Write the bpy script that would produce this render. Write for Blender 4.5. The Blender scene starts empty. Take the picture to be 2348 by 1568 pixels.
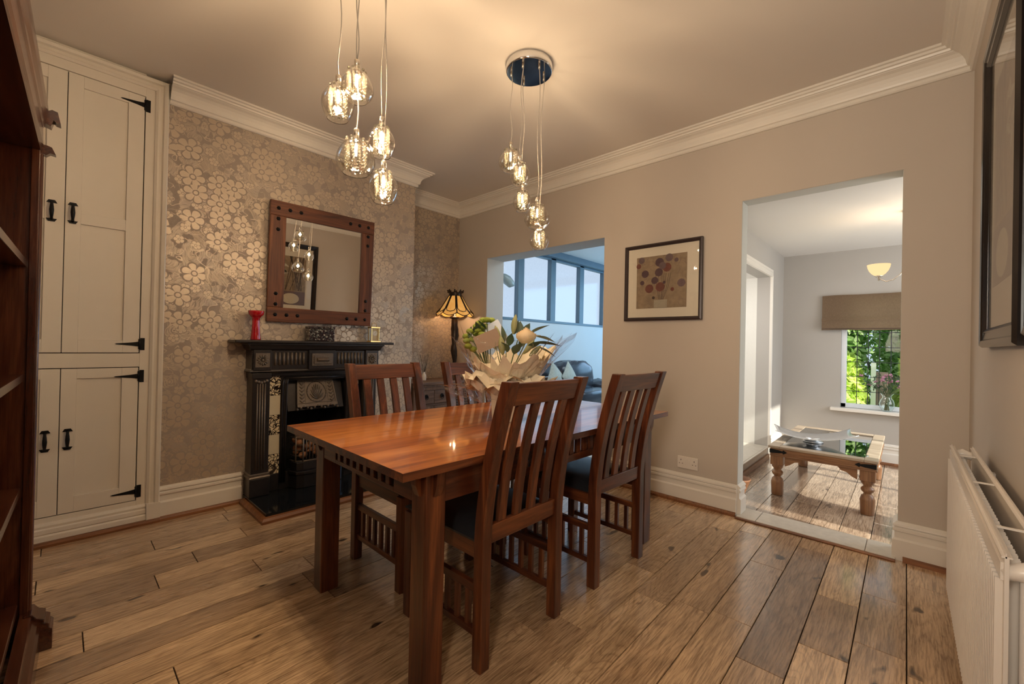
import bpy, bmesh, math, random
from mathutils import Vector, Matrix, noise as mnoise
S = bpy.context.scene
C = S.collection
PI = math.pi
rnd = random.Random(7)

# ------------------------------------------------------------------ camera
yaw, pitch, roll, FPX = 0.751, 0.0052, 0.0211, 968.92
fw = Vector((math.cos(yaw)*math.cos(pitch), math.sin(yaw)*math.cos(pitch), math.sin(pitch)))
rt = Vector((math.sin(yaw), -math.cos(yaw), 0)); up = rt.cross(fw)
r2 = math.cos(roll)*rt + math.sin(roll)*up; u2 = -math.sin(roll)*rt + math.cos(roll)*up
cam = bpy.data.objects.new('camera', bpy.data.cameras.new('camera')); C.objects.link(cam)
cam.matrix_world = Matrix(((r2.x, u2.x, -fw.x, 0), (r2.y, u2.y, -fw.y, 0), (r2.z, u2.z, -fw.z, 1.12), (0, 0, 0, 1)))
cam.data.sensor_width = 36; cam.data.lens = FPX/2348*36; cam.data.clip_start = 0.02
S.camera = cam

# ------------------------------------------------------------------ view, world, daylight, added fill lamps
S.view_settings.view_transform = 'Standard'; S.view_settings.look = 'None'
S.view_settings.gamma = 1; S.view_settings.use_curve_mapping = False
S.view_settings.exposure = 0.32
S.cycles.max_bounces = 8; S.cycles.transparent_max_bounces = 24
S.cycles.caustics_reflective = False; S.cycles.caustics_refractive = False
S.cycles.sample_clamp_indirect = 4.0; S.cycles.use_denoising = True
W = bpy.data.worlds.new('world'); S.world = W; W.use_nodes = True
wn = W.node_tree; wn.nodes['Background'].inputs[0].default_value = (0.74, 0.86, 1.0, 1)
wn.nodes['Background'].inputs[1].default_value = 0.76

def area(name, loc, direction, sx, sy, power, col):
    l = bpy.data.lights.new(name, 'AREA'); l.shape = 'RECTANGLE'; l.size = sx; l.size_y = sy
    l.energy = power; l.color = col
    o = bpy.data.objects.new(name, l); C.objects.link(o); o.location = loc
    o.rotation_euler = Vector(direction).to_track_quat('-Z', 'Y').to_euler(); return o
DAY = (0.80, 0.90, 1.0)
area('lounge_added_fill', (5.0, 2.35, 2.60), (0, 0, -1), 1.8, 0.8, 22, (0.78, 0.90, 1.0))  # added fill lamp under the closed lounge ceiling, no fitting there
area('lounge_end_fill', (7.85, 2.6, 1.7), (-1, 0, -0.12), 2.2, 1.7, 40, (0.33, 0.62, 1.0))  # added blue fill lamp outside an unseen, made-up end window
area('daylight_sitting_window', (4.5, -1.42, 1.35), (0, 1, -0.05), 1.7, 1.3, 27, (1.0, 0.97, 0.93))
area('dining_warm_fill', (-0.58, 0.09, 1.60), (0.75, 1, 0.40), 0.55, 1.0, 50, (1.0, 0.83, 0.64))  # added warm fill behind the camera, tilted up to lift walls and ceiling
area('stairs_fill', (4.2, 1.5, 1.85), (0.25, -0.05, -1), 0.7, 0.35, 10, (1, 0.98, 0.95))  # added fill lamp inside the closed stair lobby
sun = bpy.data.lights.new('sun', 'SUN'); sun.energy = 6.0; sun.color = (1, 0.93, 0.8); sun.angle = 0.02
so = bpy.data.objects.new('sun', sun); C.objects.link(so)
so.rotation_euler = Vector((0.10, 0.86, -0.50)).to_track_quat('-Z', 'Y').to_euler()
WARM = (1.0, 0.74, 0.47)

# ------------------------------------------------------------------ node helpers
class G:
    def __init__(s, name):
        s.m = bpy.data.materials.new(name); s.m.use_nodes = True; s.t = s.m.node_tree
        s.t.nodes.clear(); s.out = s.n('ShaderNodeOutputMaterial')
    def n(s, typ, **kw):
        nd = s.t.nodes.new(typ)
        for k, v in kw.items(): setattr(nd, k, v)
        return nd
    def set(s, sock, v):
        if isinstance(v, bpy.types.NodeSocket): s.t.links.new(v, sock)
        elif isinstance(v, (tuple, list)) and len(v) == 3 and sock.type == 'RGBA': sock.default_value = (*v, 1)
        else: sock.default_value = v
    def math(s, op, a, b=0.0, c=None, clamp=False):
        nd = s.n('ShaderNodeMath', operation=op, use_clamp=clamp); s.set(nd.inputs[0], a); s.set(nd.inputs[1], b)
        if c is not None: s.set(nd.inputs[2], c)
        return nd.outputs[0]
    def vmath(s, op, a, b=None, out=0):
        nd = s.n('ShaderNodeVectorMath', operation=op); s.set(nd.inputs[0], a)
        if b is not None: s.set(nd.inputs[1], b)
        return nd.outputs[out]
    def coord(s, which='Object'): return s.n('ShaderNodeTexCoord').outputs[which]
    def scale(s, v, sc, loc=(0, 0, 0)):
        nd = s.n('ShaderNodeMapping'); s.set(nd.inputs[0], v); nd.inputs['Scale'].default_value = sc
        nd.inputs['Location'].default_value = loc; return nd.outputs[0]
    def noise(s, v, scale, detail=4, rough=0.55, dist=0.0, out=0):
        nd = s.n('ShaderNodeTexNoise'); s.set(nd.inputs['Vector'], v); nd.inputs['Scale'].default_value = scale
        nd.inputs['Detail'].default_value = detail; nd.inputs['Roughness'].default_value = rough
        nd.inputs['Distortion'].default_value = dist; return nd.outputs[out]
    def ramp(s, f, stops, interp='LINEAR'):
        nd = s.n('ShaderNodeValToRGB'); cr = nd.color_ramp; cr.interpolation = interp
        while len(cr.elements) < len(stops): cr.elements.new(0.5)
        for e, (p, c) in zip(cr.elements, stops):
            e.position = p; e.color = (*c, 1) if len(c) == 3 else c
        s.set(nd.inputs[0], f); return nd.outputs[0]
    def mix(s, f, a, b, blend='MIX'):
        nd = s.n('ShaderNodeMix', data_type='RGBA', blend_type=blend)
        s.set(nd.inputs[0], f); s.set(nd.inputs[6], a); s.set(nd.inputs[7], b); return nd.outputs[2]
    def sep(s, v):
        nd = s.n('ShaderNodeSeparateXYZ'); s.set(nd.inputs[0], v); return nd.outputs
    def comb(s, x=0.0, y=0.0, z=0.0):
        nd = s.n('ShaderNodeCombineXYZ'); s.set(nd.inputs[0], x); s.set(nd.inputs[1], y); s.set(nd.inputs[2], z); return nd.outputs[0]
    def bump(s, h, strength=0.2, dist=0.01):
        nd = s.n('ShaderNodeBump'); s.set(nd.inputs['Height'], h); nd.inputs['Strength'].default_value = strength
        nd.inputs['Distance'].default_value = dist; return nd.outputs[0]
    def pbr(s, **kw):
        nd = s.n('ShaderNodeBsdfPrincipled')
        al = dict(base='Base Color', rough='Roughness', metal='Metallic', normal='Normal', coat='Coat Weight', coatr='Coat Roughness',
                  trans='Transmission Weight', ior='IOR', emit='Emission Color', es='Emission Strength', alpha='Alpha',
                  spec='Specular IOR Level', sheen='Sheen Weight', sss='Subsurface Weight')
        for k, v in kw.items(): s.set(nd.inputs[al[k]], v)
        return nd.outputs[0]
    def done(s, sh): s.t.links.new(sh, s.out.inputs[0]); return s.m

def plain(name, col, rough=0.5, metal=0.0, var=0.06, nscale=30, bump=0.0, coat=0.0, spec=0.5):
    g = G(name); co = g.coord(); f = g.noise(co, nscale, 3)
    dark = tuple(c*(1-var) for c in col); lite = tuple(min(1, c*(1+var)) for c in col)
    kw = dict(base=g.mix(f, dark, lite), rough=rough, metal=metal, coat=coat, spec=spec)
    if bump: kw['normal'] = g.bump(g.noise(co, nscale*3, 5), bump, 0.004)
    return g.done(g.pbr(**kw))

def wood(name, dark, mid, lite, axis=2, rough=0.38, coat=0.0, coatr=0.1, k=1.0, bump=0.12, spec=0.5):
    g = G(name)
    ob = g.n('ShaderNodeObjectInfo').outputs['Random']
    co = g.vmath('ADD', g.coord(), g.comb(g.math('MULTIPLY', ob, 7.0), g.math('MULTIPLY', ob, 3.0), g.math('MULTIPLY', ob, 11.0)))
    sc = [16*k]*3; sc[axis] = 1.5*k
    v = g.scale(co, tuple(sc))
    f = g.noise(v, 1.0, 5, 0.62, 0.9)
    sc2 = [150*k]*3; sc2[axis] = 5*k
    fine = g.noise(g.scale(co, tuple(sc2)), 1.0, 3, 0.6)
    col = g.ramp(f, [(0.28, dark), (0.5, mid), (0.72, lite)])
    col = g.mix(0.45, col, g.ramp(fine, [(0.36, (0.30, 0.25, 0.22)), (0.58, (1, 1, 1))]), 'MULTIPLY')
    return g.done(g.pbr(base=col, rough=rough, coat=coat, coatr=coatr, spec=spec, normal=g.bump(fine, bump, 0.002)))

def emit(name, col, st):
    g = G(name); e = g.n('ShaderNodeEmission'); e.inputs[0].default_value = (*col, 1); e.inputs[1].default_value = st
    return g.done(e.outputs[0])

def thin_glass(name, tint=(1, 1, 1), ior=1.45, rough=0.0, boost=1.0, wavy=0.0, expo=3.5):
    g = G(name)
    tr = g.n('ShaderNodeBsdfTransparent'); tr.inputs[0].default_value = (*tint, 1)
    gl = g.n('ShaderNodeBsdfGlossy'); gl.inputs['Roughness'].default_value = rough
    fr = g.n('ShaderNodeLayerWeight'); fr.inputs[0].default_value = 0.5
    if wavy:
        b = g.bump(g.noise(g.coord(), 30, 3), wavy, 0.01); g.set(gl.inputs['Normal'], b); g.set(fr.inputs['Normal'], b)
    f0 = ((ior-1)/(ior+1))**2*2
    fac = g.math('MULTIPLY_ADD', g.math('POWER', fr.outputs['Facing'], expo), (0.85-f0), f0)
    mx = g.n('ShaderNodeMixShader'); g.set(mx.inputs[0], g.math('MULTIPLY', fac, boost, clamp=True))
    g.t.links.new(tr.outputs[0], mx.inputs[1]); g.t.links.new(gl.outputs[0], mx.inputs[2])
    return g.done(mx.outputs[0])

# ------------------------------------------------------------------ materials
M = {}
M['white'] = plain('white_gloss_paint', (0.80, 0.76, 0.70), 0.35, var=0.03, nscale=6)
M['cupboard'] = plain('cream_eggshell_paint', (0.78, 0.73, 0.65), 0.42, var=0.04, nscale=5, bump=0.03)
M['taupe'] = plain('taupe_wall_paint', (0.56, 0.50, 0.44), 0.7, var=0.03, nscale=3, bump=0.02)
M['grey_wall'] = plain('warm_grey_wall_paint', (0.46, 0.435, 0.405), 0.75, var=0.03, nscale=3)
M['lounge_wall'] = plain('pale_lounge_paint', (0.70, 0.74, 0.74), 0.75, var=0.03, nscale=3)
M['ceiling'] = plain('ceiling_paint', (0.74, 0.69, 0.64), 0.85, var=0.03, nscale=2)
M['ceiling2'] = plain('white_ceiling_paint', (0.82, 0.80, 0.77), 0.85, var=0.02, nscale=2)
M['iron'] = plain('blackened_iron', (0.012, 0.012, 0.013), 0.42, 0.7, var=0.4, nscale=60, bump=0.1)
M['cast'] = plain('black_cast_iron', (0.028, 0.024, 0.025), 0.34, 0.35, var=0.35, nscale=40, bump=0.06)
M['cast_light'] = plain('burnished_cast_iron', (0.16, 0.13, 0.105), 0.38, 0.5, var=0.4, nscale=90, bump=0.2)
M['soot'] = plain('soot', (0.006, 0.006, 0.007), 0.9)
M['coal'] = plain('gas_fire_coals', (0.42, 0.20, 0.10), 0.9, var=0.6, nscale=25, bump=0.3)
M['granite'] = plain('polished_black_hearth', (0.010, 0.011, 0.012), 0.10, var=0.3, nscale=60)
M['chrome'] = plain('chrome', (0.75, 0.76, 0.78), 0.06, 1.0, var=0.01)
M['nickel'] = plain('satin_nickel', (0.62, 0.57, 0.50), 0.25, 1.0, var=0.03)
M['brass'] = plain('polished_brass', (0.72, 0.50, 0.20), 0.22, 1.0, var=0.08)
M['dial_gilt'] = plain('matt_gilt_dial', (0.55, 0.40, 0.20), 0.55, 0.2, var=0.05)
M['bronze'] = plain('dark_bronze', (0.045, 0.032, 0.025), 0.35, 0.6, var=0.5, nscale=50, bump=0.15)
M['cord'] = plain('grey_flex', (0.42, 0.38, 0.34), 0.5)
M['seat'] = plain('black_seat_leather', (0.016, 0.018, 0.022), 0.30, var=0.3, nscale=200, bump=0.06)
M['leather'] = plain('dark_sofa_leather', (0.030, 0.032, 0.042), 0.24, var=0.3, nscale=9, bump=0.0)
M['plastic'] = plain('white_plastic', (0.78, 0.72, 0.66), 0.35, var=0.01)
M['dark'] = plain('dark_hole', (0.01, 0.01, 0.01), 0.8)
M['mat_board'] = plain('cream_mount_board', (0.76, 0.70, 0.58), 0.8, var=0.02)
M['frame_dark'] = plain('dark_bronze_frame', (0.050, 0.036, 0.036), 0.3, 0.2, var=0.3, nscale=50)
M['black_frame'] = plain('black_gloss_frame', (0.012, 0.009, 0.009), 0.16, var=0.2)
M['radiator'] = plain('radiator_enamel', (0.78, 0.72, 0.66), 0.28, var=0.02)
M['lead'] = plain('window_lead', (0.035, 0.045, 0.05), 0.5, 0.3)
M['upvc'] = plain('white_window_frame', (0.78, 0.82, 0.86), 0.3, var=0.02)
M['mullion'] = plain('blue_grey_window_frame', (0.13, 0.20, 0.25), 0.4, var=0.1, nscale=10)
M['beam'] = plain('blue_grey_beam', (0.14, 0.20, 0.25), 0.5, var=0.1, nscale=8)
M['silver'] = plain('hammered_silver', (0.86, 0.87, 0.90), 0.30, 1.0, var=0.05, nscale=60, bump=0.05)
M['red_glass'] = plain('ruby_red_glass', (0.42, 0.006, 0.012), 0.08, var=0.5, nscale=20, coat=1.0)
M['kraft'] = plain('cream_gift_box_card', (0.72, 0.62, 0.44), 0.6, var=0.03)
M['paper'] = plain('cream_tissue_paper', (0.86, 0.75, 0.56), 0.7, var=0.05, nscale=12, bump=0.1)
M['envelope'] = plain('brown_envelope_paper', (0.42, 0.30, 0.22), 0.8, var=0.04)
M['card'] = plain('silver_grey_card', (0.50, 0.52, 0.56), 0.4, 0.2, var=0.15, nscale=150)
M['rose'] = plain('cream_rose_petals', (0.90, 0.70, 0.44), 0.55, var=0.08, nscale=12)
M['lily'] = plain('white_lily_petals', (0.82, 0.80, 0.74), 0.5, var=0.05)
M['bud'] = plain('pale_green_lily_bud', (0.34, 0.34, 0.15), 0.5, var=0.25, nscale=14)
M['leaf'] = plain('deep_green_leaf', (0.055, 0.105, 0.055), 0.42, var=0.4, nscale=12)
M['leaf_blue'] = plain('grey_green_leaf', (0.12, 0.16, 0.11), 0.5, var=0.3, nscale=12)
M['button'] = plain('lime_chrysanthemum', (0.24, 0.30, 0.035), 0.7, var=0.4, nscale=160, bump=0.8)
M['stem'] = plain('green_stem', (0.10, 0.14, 0.05), 0.5)
M['pink'] = plain('pink_petals', (0.50, 0.24, 0.36), 0.6, var=0.3, nscale=40)
M['travertine'] = plain('travertine_stone', (0.56, 0.51, 0.44), 0.45, var=0.20, nscale=26, bump=0.2)
M['reveal'] = plain('grey_white_reveal_paint', (0.60, 0.60, 0.56), 0.8, var=0.02)
M['stair_white'] = plain('white_stair_wall', (0.80, 0.78, 0.73), 0.8, var=0.02)
M['blind'] = None
M['reed'] = plain('dark_reed_stick', (0.05, 0.03, 0.02), 0.7)
M['cushion'] = plain('grey_green_cushion', (0.42, 0.44, 0.38), 0.85, var=0.25, nscale=30, bump=0.1)
M['terracotta'] = plain('brown_wicker', (0.20, 0.09, 0.04), 0.6, var=0.5, nscale=50, bump=0.4)
M['carpet'] = plain('pale_stone_floor', (0.60, 0.57, 0.52), 0.6, var=0.06, nscale=8)
M['hedge'] = None
WD, WM, WL = (0.022, 0.006, 0.004), (0.100, 0.026, 0.010), (0.250, 0.078, 0.024)
for i, a in enumerate('xyz'):
    M['chair_'+a] = wood('red_brown_sheesham_'+a, WD, WM, WL, i, 0.32, 0.25, 0.2)
    M['oakdark_'+a] = wood('mirror_frame_oak_'+a, (0.05, 0.014, 0.006), (0.14, 0.040, 0.014), (0.23, 0.080, 0.028), i, 0.5, bump=0.3)
    M['side_'+a] = wood('sideboard_elm_'+a, (0.07, 0.040, 0.026), (0.15, 0.088, 0.058), (0.25, 0.155, 0.105), i, 0.5)
    M['pine_'+a] = wood('honey_pine_'+a, (0.12, 0.052, 0.022), (0.27, 0.130, 0.060), (0.40, 0.22, 0.11), i, 0.38)
    M['book_'+a] = wood('dark_mahogany_'+a, (0.022, 0.006, 0.003), (0.070, 0.018, 0.008), (0.15, 0.05, 0.022), i, 0.25, 0.4, 0.15)
    M['bead_'+a] = wood('oak_beading_'+a, (0.13, 0.045, 0.014), (0.24, 0.090, 0.030), (0.33, 0.14, 0.05), i, 0.45)
M['bleached_x'] = wood('bleached_pine_top', (0.30, 0.22, 0.15), (0.48, 0.38, 0.28), (0.62, 0.52, 0.41), 1, 0.35)  # pale bleached pine for the coffee table top frame

def table_top_mat():
    g = G('sheesham_table_top'); co = g.coord(); at = g.n('ShaderNodeAttribute', attribute_name='rnd').outputs['Fac']
    co = g.vmath('ADD', co, g.comb(g.math('MULTIPLY', at, 13.0), g.math('MULTIPLY', at, 5.0), 0.0))
    f = g.noise(g.scale(co, (1.3, 13, 5)), 1.0, 5, 0.6, 1.3)
    fine = g.noise(g.scale(co, (6, 150, 5)), 1.0, 3)
    f2 = g.math('ADD', f, g.math('MULTIPLY', g.math('SUBTRACT', at, 0.5), 0.20))
    col = g.ramp(f2, [(0.25, (0.15, 0.034, 0.008)), (0.42, (0.34, 0.092, 0.018)), (0.58, (0.50, 0.165, 0.032)), (0.8, (0.62, 0.25, 0.06))])
    col = g.mix(0.35, col, g.ramp(fine, [(0.3, (0.5, 0.42, 0.36)), (0.6, (1, 1, 1))]), 'MULTIPLY')
    return g.done(g.pbr(base=col, rough=0.28, coat=0.75, coatr=0.05, normal=g.bump(fine, 0.05, 0.001)))
M['table_top'] = table_top_mat()

def floor_mat(name, tint=1.0, grey=0.0):
    g = G(name); co = g.coord(); at = g.n('ShaderNodeAttribute', attribute_name='rnd').outputs['Fac']
    co = g.vmath('ADD', co, g.comb(g.math('MULTIPLY', at, 31.0), g.math('MULTIPLY', at, 17.0), g.math('MULTIPLY', at, 9.0)))
    # cathedral grain: contour lines of a stretched noise field
    field = g.noise(g.scale(co, (0.9, 5.5, 1)), 1.0, 2, 0.45, 0.5)
    rings = g.math('ABSOLUTE', g.math('SUBTRACT', g.math('FRACT', g.math('MULTIPLY', field, 24.0)), 0.5))
    ringm = g.ramp(rings, [(0.0, (0.22, 0.16, 0.13)), (0.10, (0.62, 0.56, 0.52)), (0.24, (1, 1, 1))])
    f = g.noise(g.scale(co, (1.6, 9, 1)), 1.0, 5, 0.62, 0.8)
    fine = g.noise(g.scale(co, (9, 170, 1)), 1.0, 4, 0.7)
    knot = g.noise(g.scale(co, (3.0, 7.0, 1)), 1.6, 2)
    base = g.ramp(at, [(0.0, (0.22, 0.145, 0.090)), (0.15, (0.30, 0.200, 0.120)), (0.45, (0.38, 0.255, 0.150)), (0.75, (0.44, 0.300, 0.175)), (1.0, (0.52, 0.37, 0.225))])
    if grey: base = g.mix(grey, base, g.mix(at, (0.26, 0.21, 0.17), (0.56, 0.48, 0.40)))
    col = g.mix(0.62, base, g.ramp(f, [(0.28, (0.34, 0.29, 0.25)), (0.62, (1.0, 1.0, 1.0))]), 'MULTIPLY')
    col = g.mix(0.30, col, ringm, 'MULTIPLY')
    col = g.mix(0.62, col, g.ramp(fine, [(0.40, (0.30, 0.24, 0.20)), (0.55, (1, 1, 1))]), 'MULTIPLY')
    col = g.mix(1.0, col, g.ramp(knot, [(0.255, (0.10, 0.07, 0.05)), (0.31, (1, 1, 1))]), 'MULTIPLY')
    col = g.mix(1.0, col, (tint, tint, tint), 'MULTIPLY')
    h = g.math('ADD', g.math('MULTIPLY', rings, 0.5), fine)
    return g.done(g.pbr(base=col, rough=g.math('MULTIPLY_ADD', f, 0.24, 0.12), coat=0.9, coatr=0.13, normal=g.bump(h, 0.22, 0.0025)))
M['floor'] = floor_mat('rustic_oak_boards', 1.75)
M['floor2'] = floor_mat('rustic_oak_boards_sitting_room', 1.35, 0.5)

def wallpaper():
    g = G('taupe_pearl_floral_wallpaper')
    x, y, z = g.sep(g.coord()); u = g.math('ADD', x, y); base = g.comb(u, z, 0.0)
    warp = g.vmath('SUBTRACT', g.noise(base, 7.0, 2, out=1), (0.5, 0.5, 0.5))
    nd = g.n('ShaderNodeVectorMath', operation='SCALE'); g.set(nd.inputs[0], warp); nd.inputs['Scale'].default_value = 0.020
    p = g.vmath('ADD', base, nd.outputs[0])
    def flowers(sc, petals, R, seed, share=1.0):
        q = g.vmath('ADD', p, (seed*1.7, seed*0.9, 0.0))
        v = g.n('ShaderNodeTexVoronoi', voronoi_dimensions='2D', feature='F1'); g.set(v.inputs['Vector'], q)
        v.inputs['Scale'].default_value = sc; v.inputs['Randomness'].default_value = 0.75
        d = g.vmath('SUBTRACT', q, v.outputs['Position']); nd2 = g.n('ShaderNodeVectorMath', operation='SCALE')
        g.set(nd2.inputs[0], d); nd2.inputs['Scale'].default_value = sc
        dx, dy, dz = g.sep(nd2.outputs[0])
        r = g.math('SQRT', g.math('ADD', g.math('MULTIPLY', dx, dx), g.math('MULTIPLY', dy, dy)))
        ph = g.math('MULTIPLY', g.sep(v.outputs['Color'])[0], 6.28)
        th = g.math('ADD', g.math('ARCTAN2', dy, dx), ph)
        on = g.math('LESS_THAN', g.sep(v.outputs['Color'])[1], share)
        pet = g.math('ABSOLUTE', g.math('COSINE', g.math('MULTIPLY', th, petals/2)))
        edge = g.math('MULTIPLY_ADD', g.math('POWER', pet, 0.6), R*0.38, R*0.62)
        m = g.math('MULTIPLY', on, g.math('LESS_THAN', r, edge))
        vein = g.math('GREATER_THAN', g.math('ADD', pet, g.math('MULTIPLY', g.math('SUBTRACT', 0.30, r), 1.2)), 0.26)
        ring = g.math('GREATER_THAN', g.math('ABSOLUTE', g.math('SUBTRACT', r, R*0.24)), R*0.055)
        return g.math('MULTIPLY', g.math('MULTIPLY', m, vein), ring), g.math('MULTIPLY', on, g.math('LESS_THAN', r, g.math('ADD', edge, R*0.14)))
    f1 = flowers(7.6, 6, 0.50, 1.0, 0.62); f2 = flowers(13.0, 5, 0.36, 4.0, 0.55)
    # leaves: stretched cells turned by noise
    nr = g.n('ShaderNodeVectorRotate', rotation_type='Z_AXIS'); g.set(nr.inputs['Vector'], p)
    g.set(nr.inputs['Angle'], g.math('MULTIPLY', g.noise(base, 3.0, 1), 5.0))
    v = g.n('ShaderNodeTexVoronoi', voronoi_dimensions='2D', feature='DISTANCE_TO_EDGE')
    g.set(v.inputs['Vector'], g.scale(nr.outputs[0], (13, 32, 1))); v.inputs['Scale'].default_value = 1.0
    lf = g.math('GREATER_THAN', v.outputs['Distance'], 0.15)
    keep = g.math('GREATER_THAN', g.noise(base, 12.0, 1), 0.46)
    lf = g.math('MULTIPLY', lf, keep)
    # thin curling tendrils
    t = g.noise(p, 9.0, 1, 0.4, 1.6); tend = g.math('LESS_THAN', g.math('ABSOLUTE', g.math('SUBTRACT', t, 0.5)), 0.012)
    # the big flowers sit on top: clear a margin round them before laying the small sprays
    m = g.math('MAXIMUM', f1[0], g.math('MULTIPLY', g.math('SUBTRACT', 1.0, f1[1]), g.math('MAXIMUM', f2[0], g.math('MULTIPLY', g.math('SUBTRACT', 1.0, f2[1]), g.math('MAXIMUM', lf, tend)))))
    weave = g.noise(g.scale(base, (400, 90, 1)), 1.0, 2)
    gcol = g.mix(weave, (0.33, 0.275, 0.235), (0.41, 0.345, 0.295))
    col = g.mix(m, gcol, (0.60, 0.51, 0.41))
    rough = g.math('MULTIPLY_ADD', m, -0.26, 0.62)
    return g.done(g.pbr(base=col, rough=rough, metal=g.math('MULTIPLY', m, 0.5), normal=g.bump(m, 0.25, 0.001)))
M['wallpaper'] = wallpaper()

def blind_mat():
    g = G('brown_linen_ring_motif'); x, y, z = g.sep(g.coord())
    def rings(zc, ph):
        yy = g.math('SUBTRACT', g.math('FRACT', g.math('MULTIPLY_ADD', y, 1/0.145, ph)), 0.5)
        dy = g.math('MULTIPLY', yy, 0.145); dz = g.math('SUBTRACT', z, zc)
        r = g.math('SQRT', g.math('ADD', g.math('MULTIPLY', dy, dy), g.math('MULTIPLY', g.math('MULTIPLY', dz, dz), 1.6)))
        return g.math('LESS_THAN', g.math('ABSOLUTE', g.math('SUBTRACT', r, 0.027)), 0.006)
    m = g.math('MAXIMUM', rings(1.425, 0.3), rings(1.63, 0.5))
    wv = g.noise(g.scale(g.comb(x, y, z), (50, 300, 60)), 1.0, 3)
    col = g.mix(wv, (0.17, 0.115, 0.075), (0.32, 0.225, 0.15)); col = g.mix(g.math('MULTIPLY', m, 0.75), col, (0.45, 0.36, 0.28))
    d = g.n('ShaderNodeBsdfDiffuse'); g.set(d.inputs[0], col); tl = g.n('ShaderNodeBsdfTranslucent'); g.set(tl.inputs[0], col)
    mx = g.n('ShaderNodeMixShader'); mx.inputs[0].default_value = 0.3
    g.t.links.new(d.outputs[0], mx.inputs[1]); g.t.links.new(tl.outputs[0], mx.inputs[2]); return g.done(mx.outputs[0])
M['blind'] = blind_mat()

def leaf_mat(name, a, b, c):
    g = G(name); at = g.n('ShaderNodeAttribute', attribute_name='rnd').outputs['Fac']
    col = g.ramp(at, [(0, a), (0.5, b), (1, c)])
    d = g.n('ShaderNodeBsdfDiffuse'); g.set(d.inputs[0], col); tl = g.n('ShaderNodeBsdfTranslucent'); g.set(tl.inputs[0], col)
    mx = g.n('ShaderNodeMixShader'); mx.inputs[0].default_value = 0.4
    g.t.links.new(d.outputs[0], mx.inputs[1]); g.t.links.new(tl.outputs[0], mx.inputs[2]); return g.done(mx.outputs[0])
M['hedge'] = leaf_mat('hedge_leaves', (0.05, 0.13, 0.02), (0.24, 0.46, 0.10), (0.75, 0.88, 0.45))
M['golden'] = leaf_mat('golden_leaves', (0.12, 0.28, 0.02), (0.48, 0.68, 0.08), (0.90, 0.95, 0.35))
M['glass'] = thin_glass('window_glass', (0.97, 0.99, 1.0), 1.2, 0.0, 0.25)
M['pic_glass'] = thin_glass('picture_glass', (1, 1, 1), 1.30)
M['shade_glass'] = thin_glass('lampshade_clear_glass', (0.97, 0.94, 0.88), 1.6, 0.05, 1.3, 0.25, 2.4)
def crystal():
    g = G('crystal_beads'); tr = g.n('ShaderNodeBsdfTransparent'); tr.inputs[0].default_value = (1, 0.98, 0.94, 1)
    tl = g.n('ShaderNodeBsdfTranslucent'); tl.inputs[0].default_value = (0.95, 0.90, 0.80, 1)
    gl = g.n('ShaderNodeBsdfGlossy'); gl.inputs['Roughness'].default_value = 0.18; gl.inputs[0].default_value = (0.09, 0.08, 0.06, 1)
    a = g.n('ShaderNodeMixShader'); a.inputs[0].default_value = 0.978; g.t.links.new(tl.outputs[0], a.inputs[1]); g.t.links.new(gl.outputs[0], a.inputs[2])
    b = g.n('ShaderNodeMixShader'); b.inputs[0].default_value = 0.5; g.t.links.new(tr.outputs[0], b.inputs[1]); g.t.links.new(a.outputs[0], b.inputs[2]); return g.done(b.outputs[0])
M['crystal'] = crystal()
M['cello'] = thin_glass('cellophane', (0.97, 0.97, 0.98), 1.25, 0.08, 1.7, 0.6)
M['vase_glass'] = thin_glass('vase_glass', (0.90, 0.96, 0.95), 1.5, 0.0, 1.3)
M['tint_glass'] = thin_glass('coffee_table_glass', (0.36, 0.46, 0.47), 1.6, 0.01, 1.2, 0.0, 1.6)
M['bulb'] = emit('halogen_capsule', (1.0, 0.86, 0.62), 7.0)
M['bowl_glow'] = emit('lit_alabaster_bowl', (1.0, 0.66, 0.33), 1.0)
g = G('mirror_silver'); M['mirror'] = g.done(g.pbr(base=(0.88, 0.87, 0.85), metal=1.0, rough=0.0))
def obscure():
    g = G('obscured_window_glass'); co = g.coord()
    f = g.noise(g.scale(co, (60, 60, 30)), 1.0, 3)
    tr = g.n('ShaderNodeBsdfTransparent'); g.set(tr.inputs[0], g.mix(f, (0.86, 0.90, 0.95), (0.96, 0.98, 1.0)))
    gl = g.n('ShaderNodeBsdfGlossy'); gl.inputs['Roughness'].default_value = 0.1
    mx = g.n('ShaderNodeMixShader'); mx.inputs[0].default_value = 0.05
    g.t.links.new(tr.outputs[0], mx.inputs[1]); g.t.links.new(gl.outputs[0], mx.inputs[2]); return g.done(mx.outputs[0])
M['obscure'] = obscure()
def amber():
    g = G('amber_art_glass'); co = g.coord(); f = g.noise(co, 14, 3, dist=0.6)
    col = g.mix(f, (0.70, 0.30, 0.05), (0.90, 0.52, 0.16))
    return g.done(g.pbr(base=col, rough=0.2, emit=col, es=0.42))
M['amber'] = amber()
def tile_mat():
    g = G('cream_floral_tile'); x, y, z = g.sep(g.coord()); co = g.comb(x, z, 0.0)
    w = g.noise(co, 22, 2, dist=2.4); v = g.n('ShaderNodeTexVoronoi', voronoi_dimensions='2D', feature='DISTANCE_TO_EDGE')
    g.set(v.inputs['Vector'], g.vmath('ADD', co, g.scale(g.noise(co, 18, 2, out=1), (0.06, 0.06, 0.06)))); v.inputs['Scale'].default_value = 38
    a = g.math('LESS_THAN', v.outputs['Distance'], 0.09); b = g.math('LESS_THAN', w, 0.44)
    m = g.math('MAXIMUM', a, b)
    return g.done(g.pbr(base=g.mix(m, (0.72, 0.62, 0.44), (0.02, 0.014, 0.012)), rough=0.12, coat=0.6))
M['tile_floral'] = tile_mat()
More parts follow.
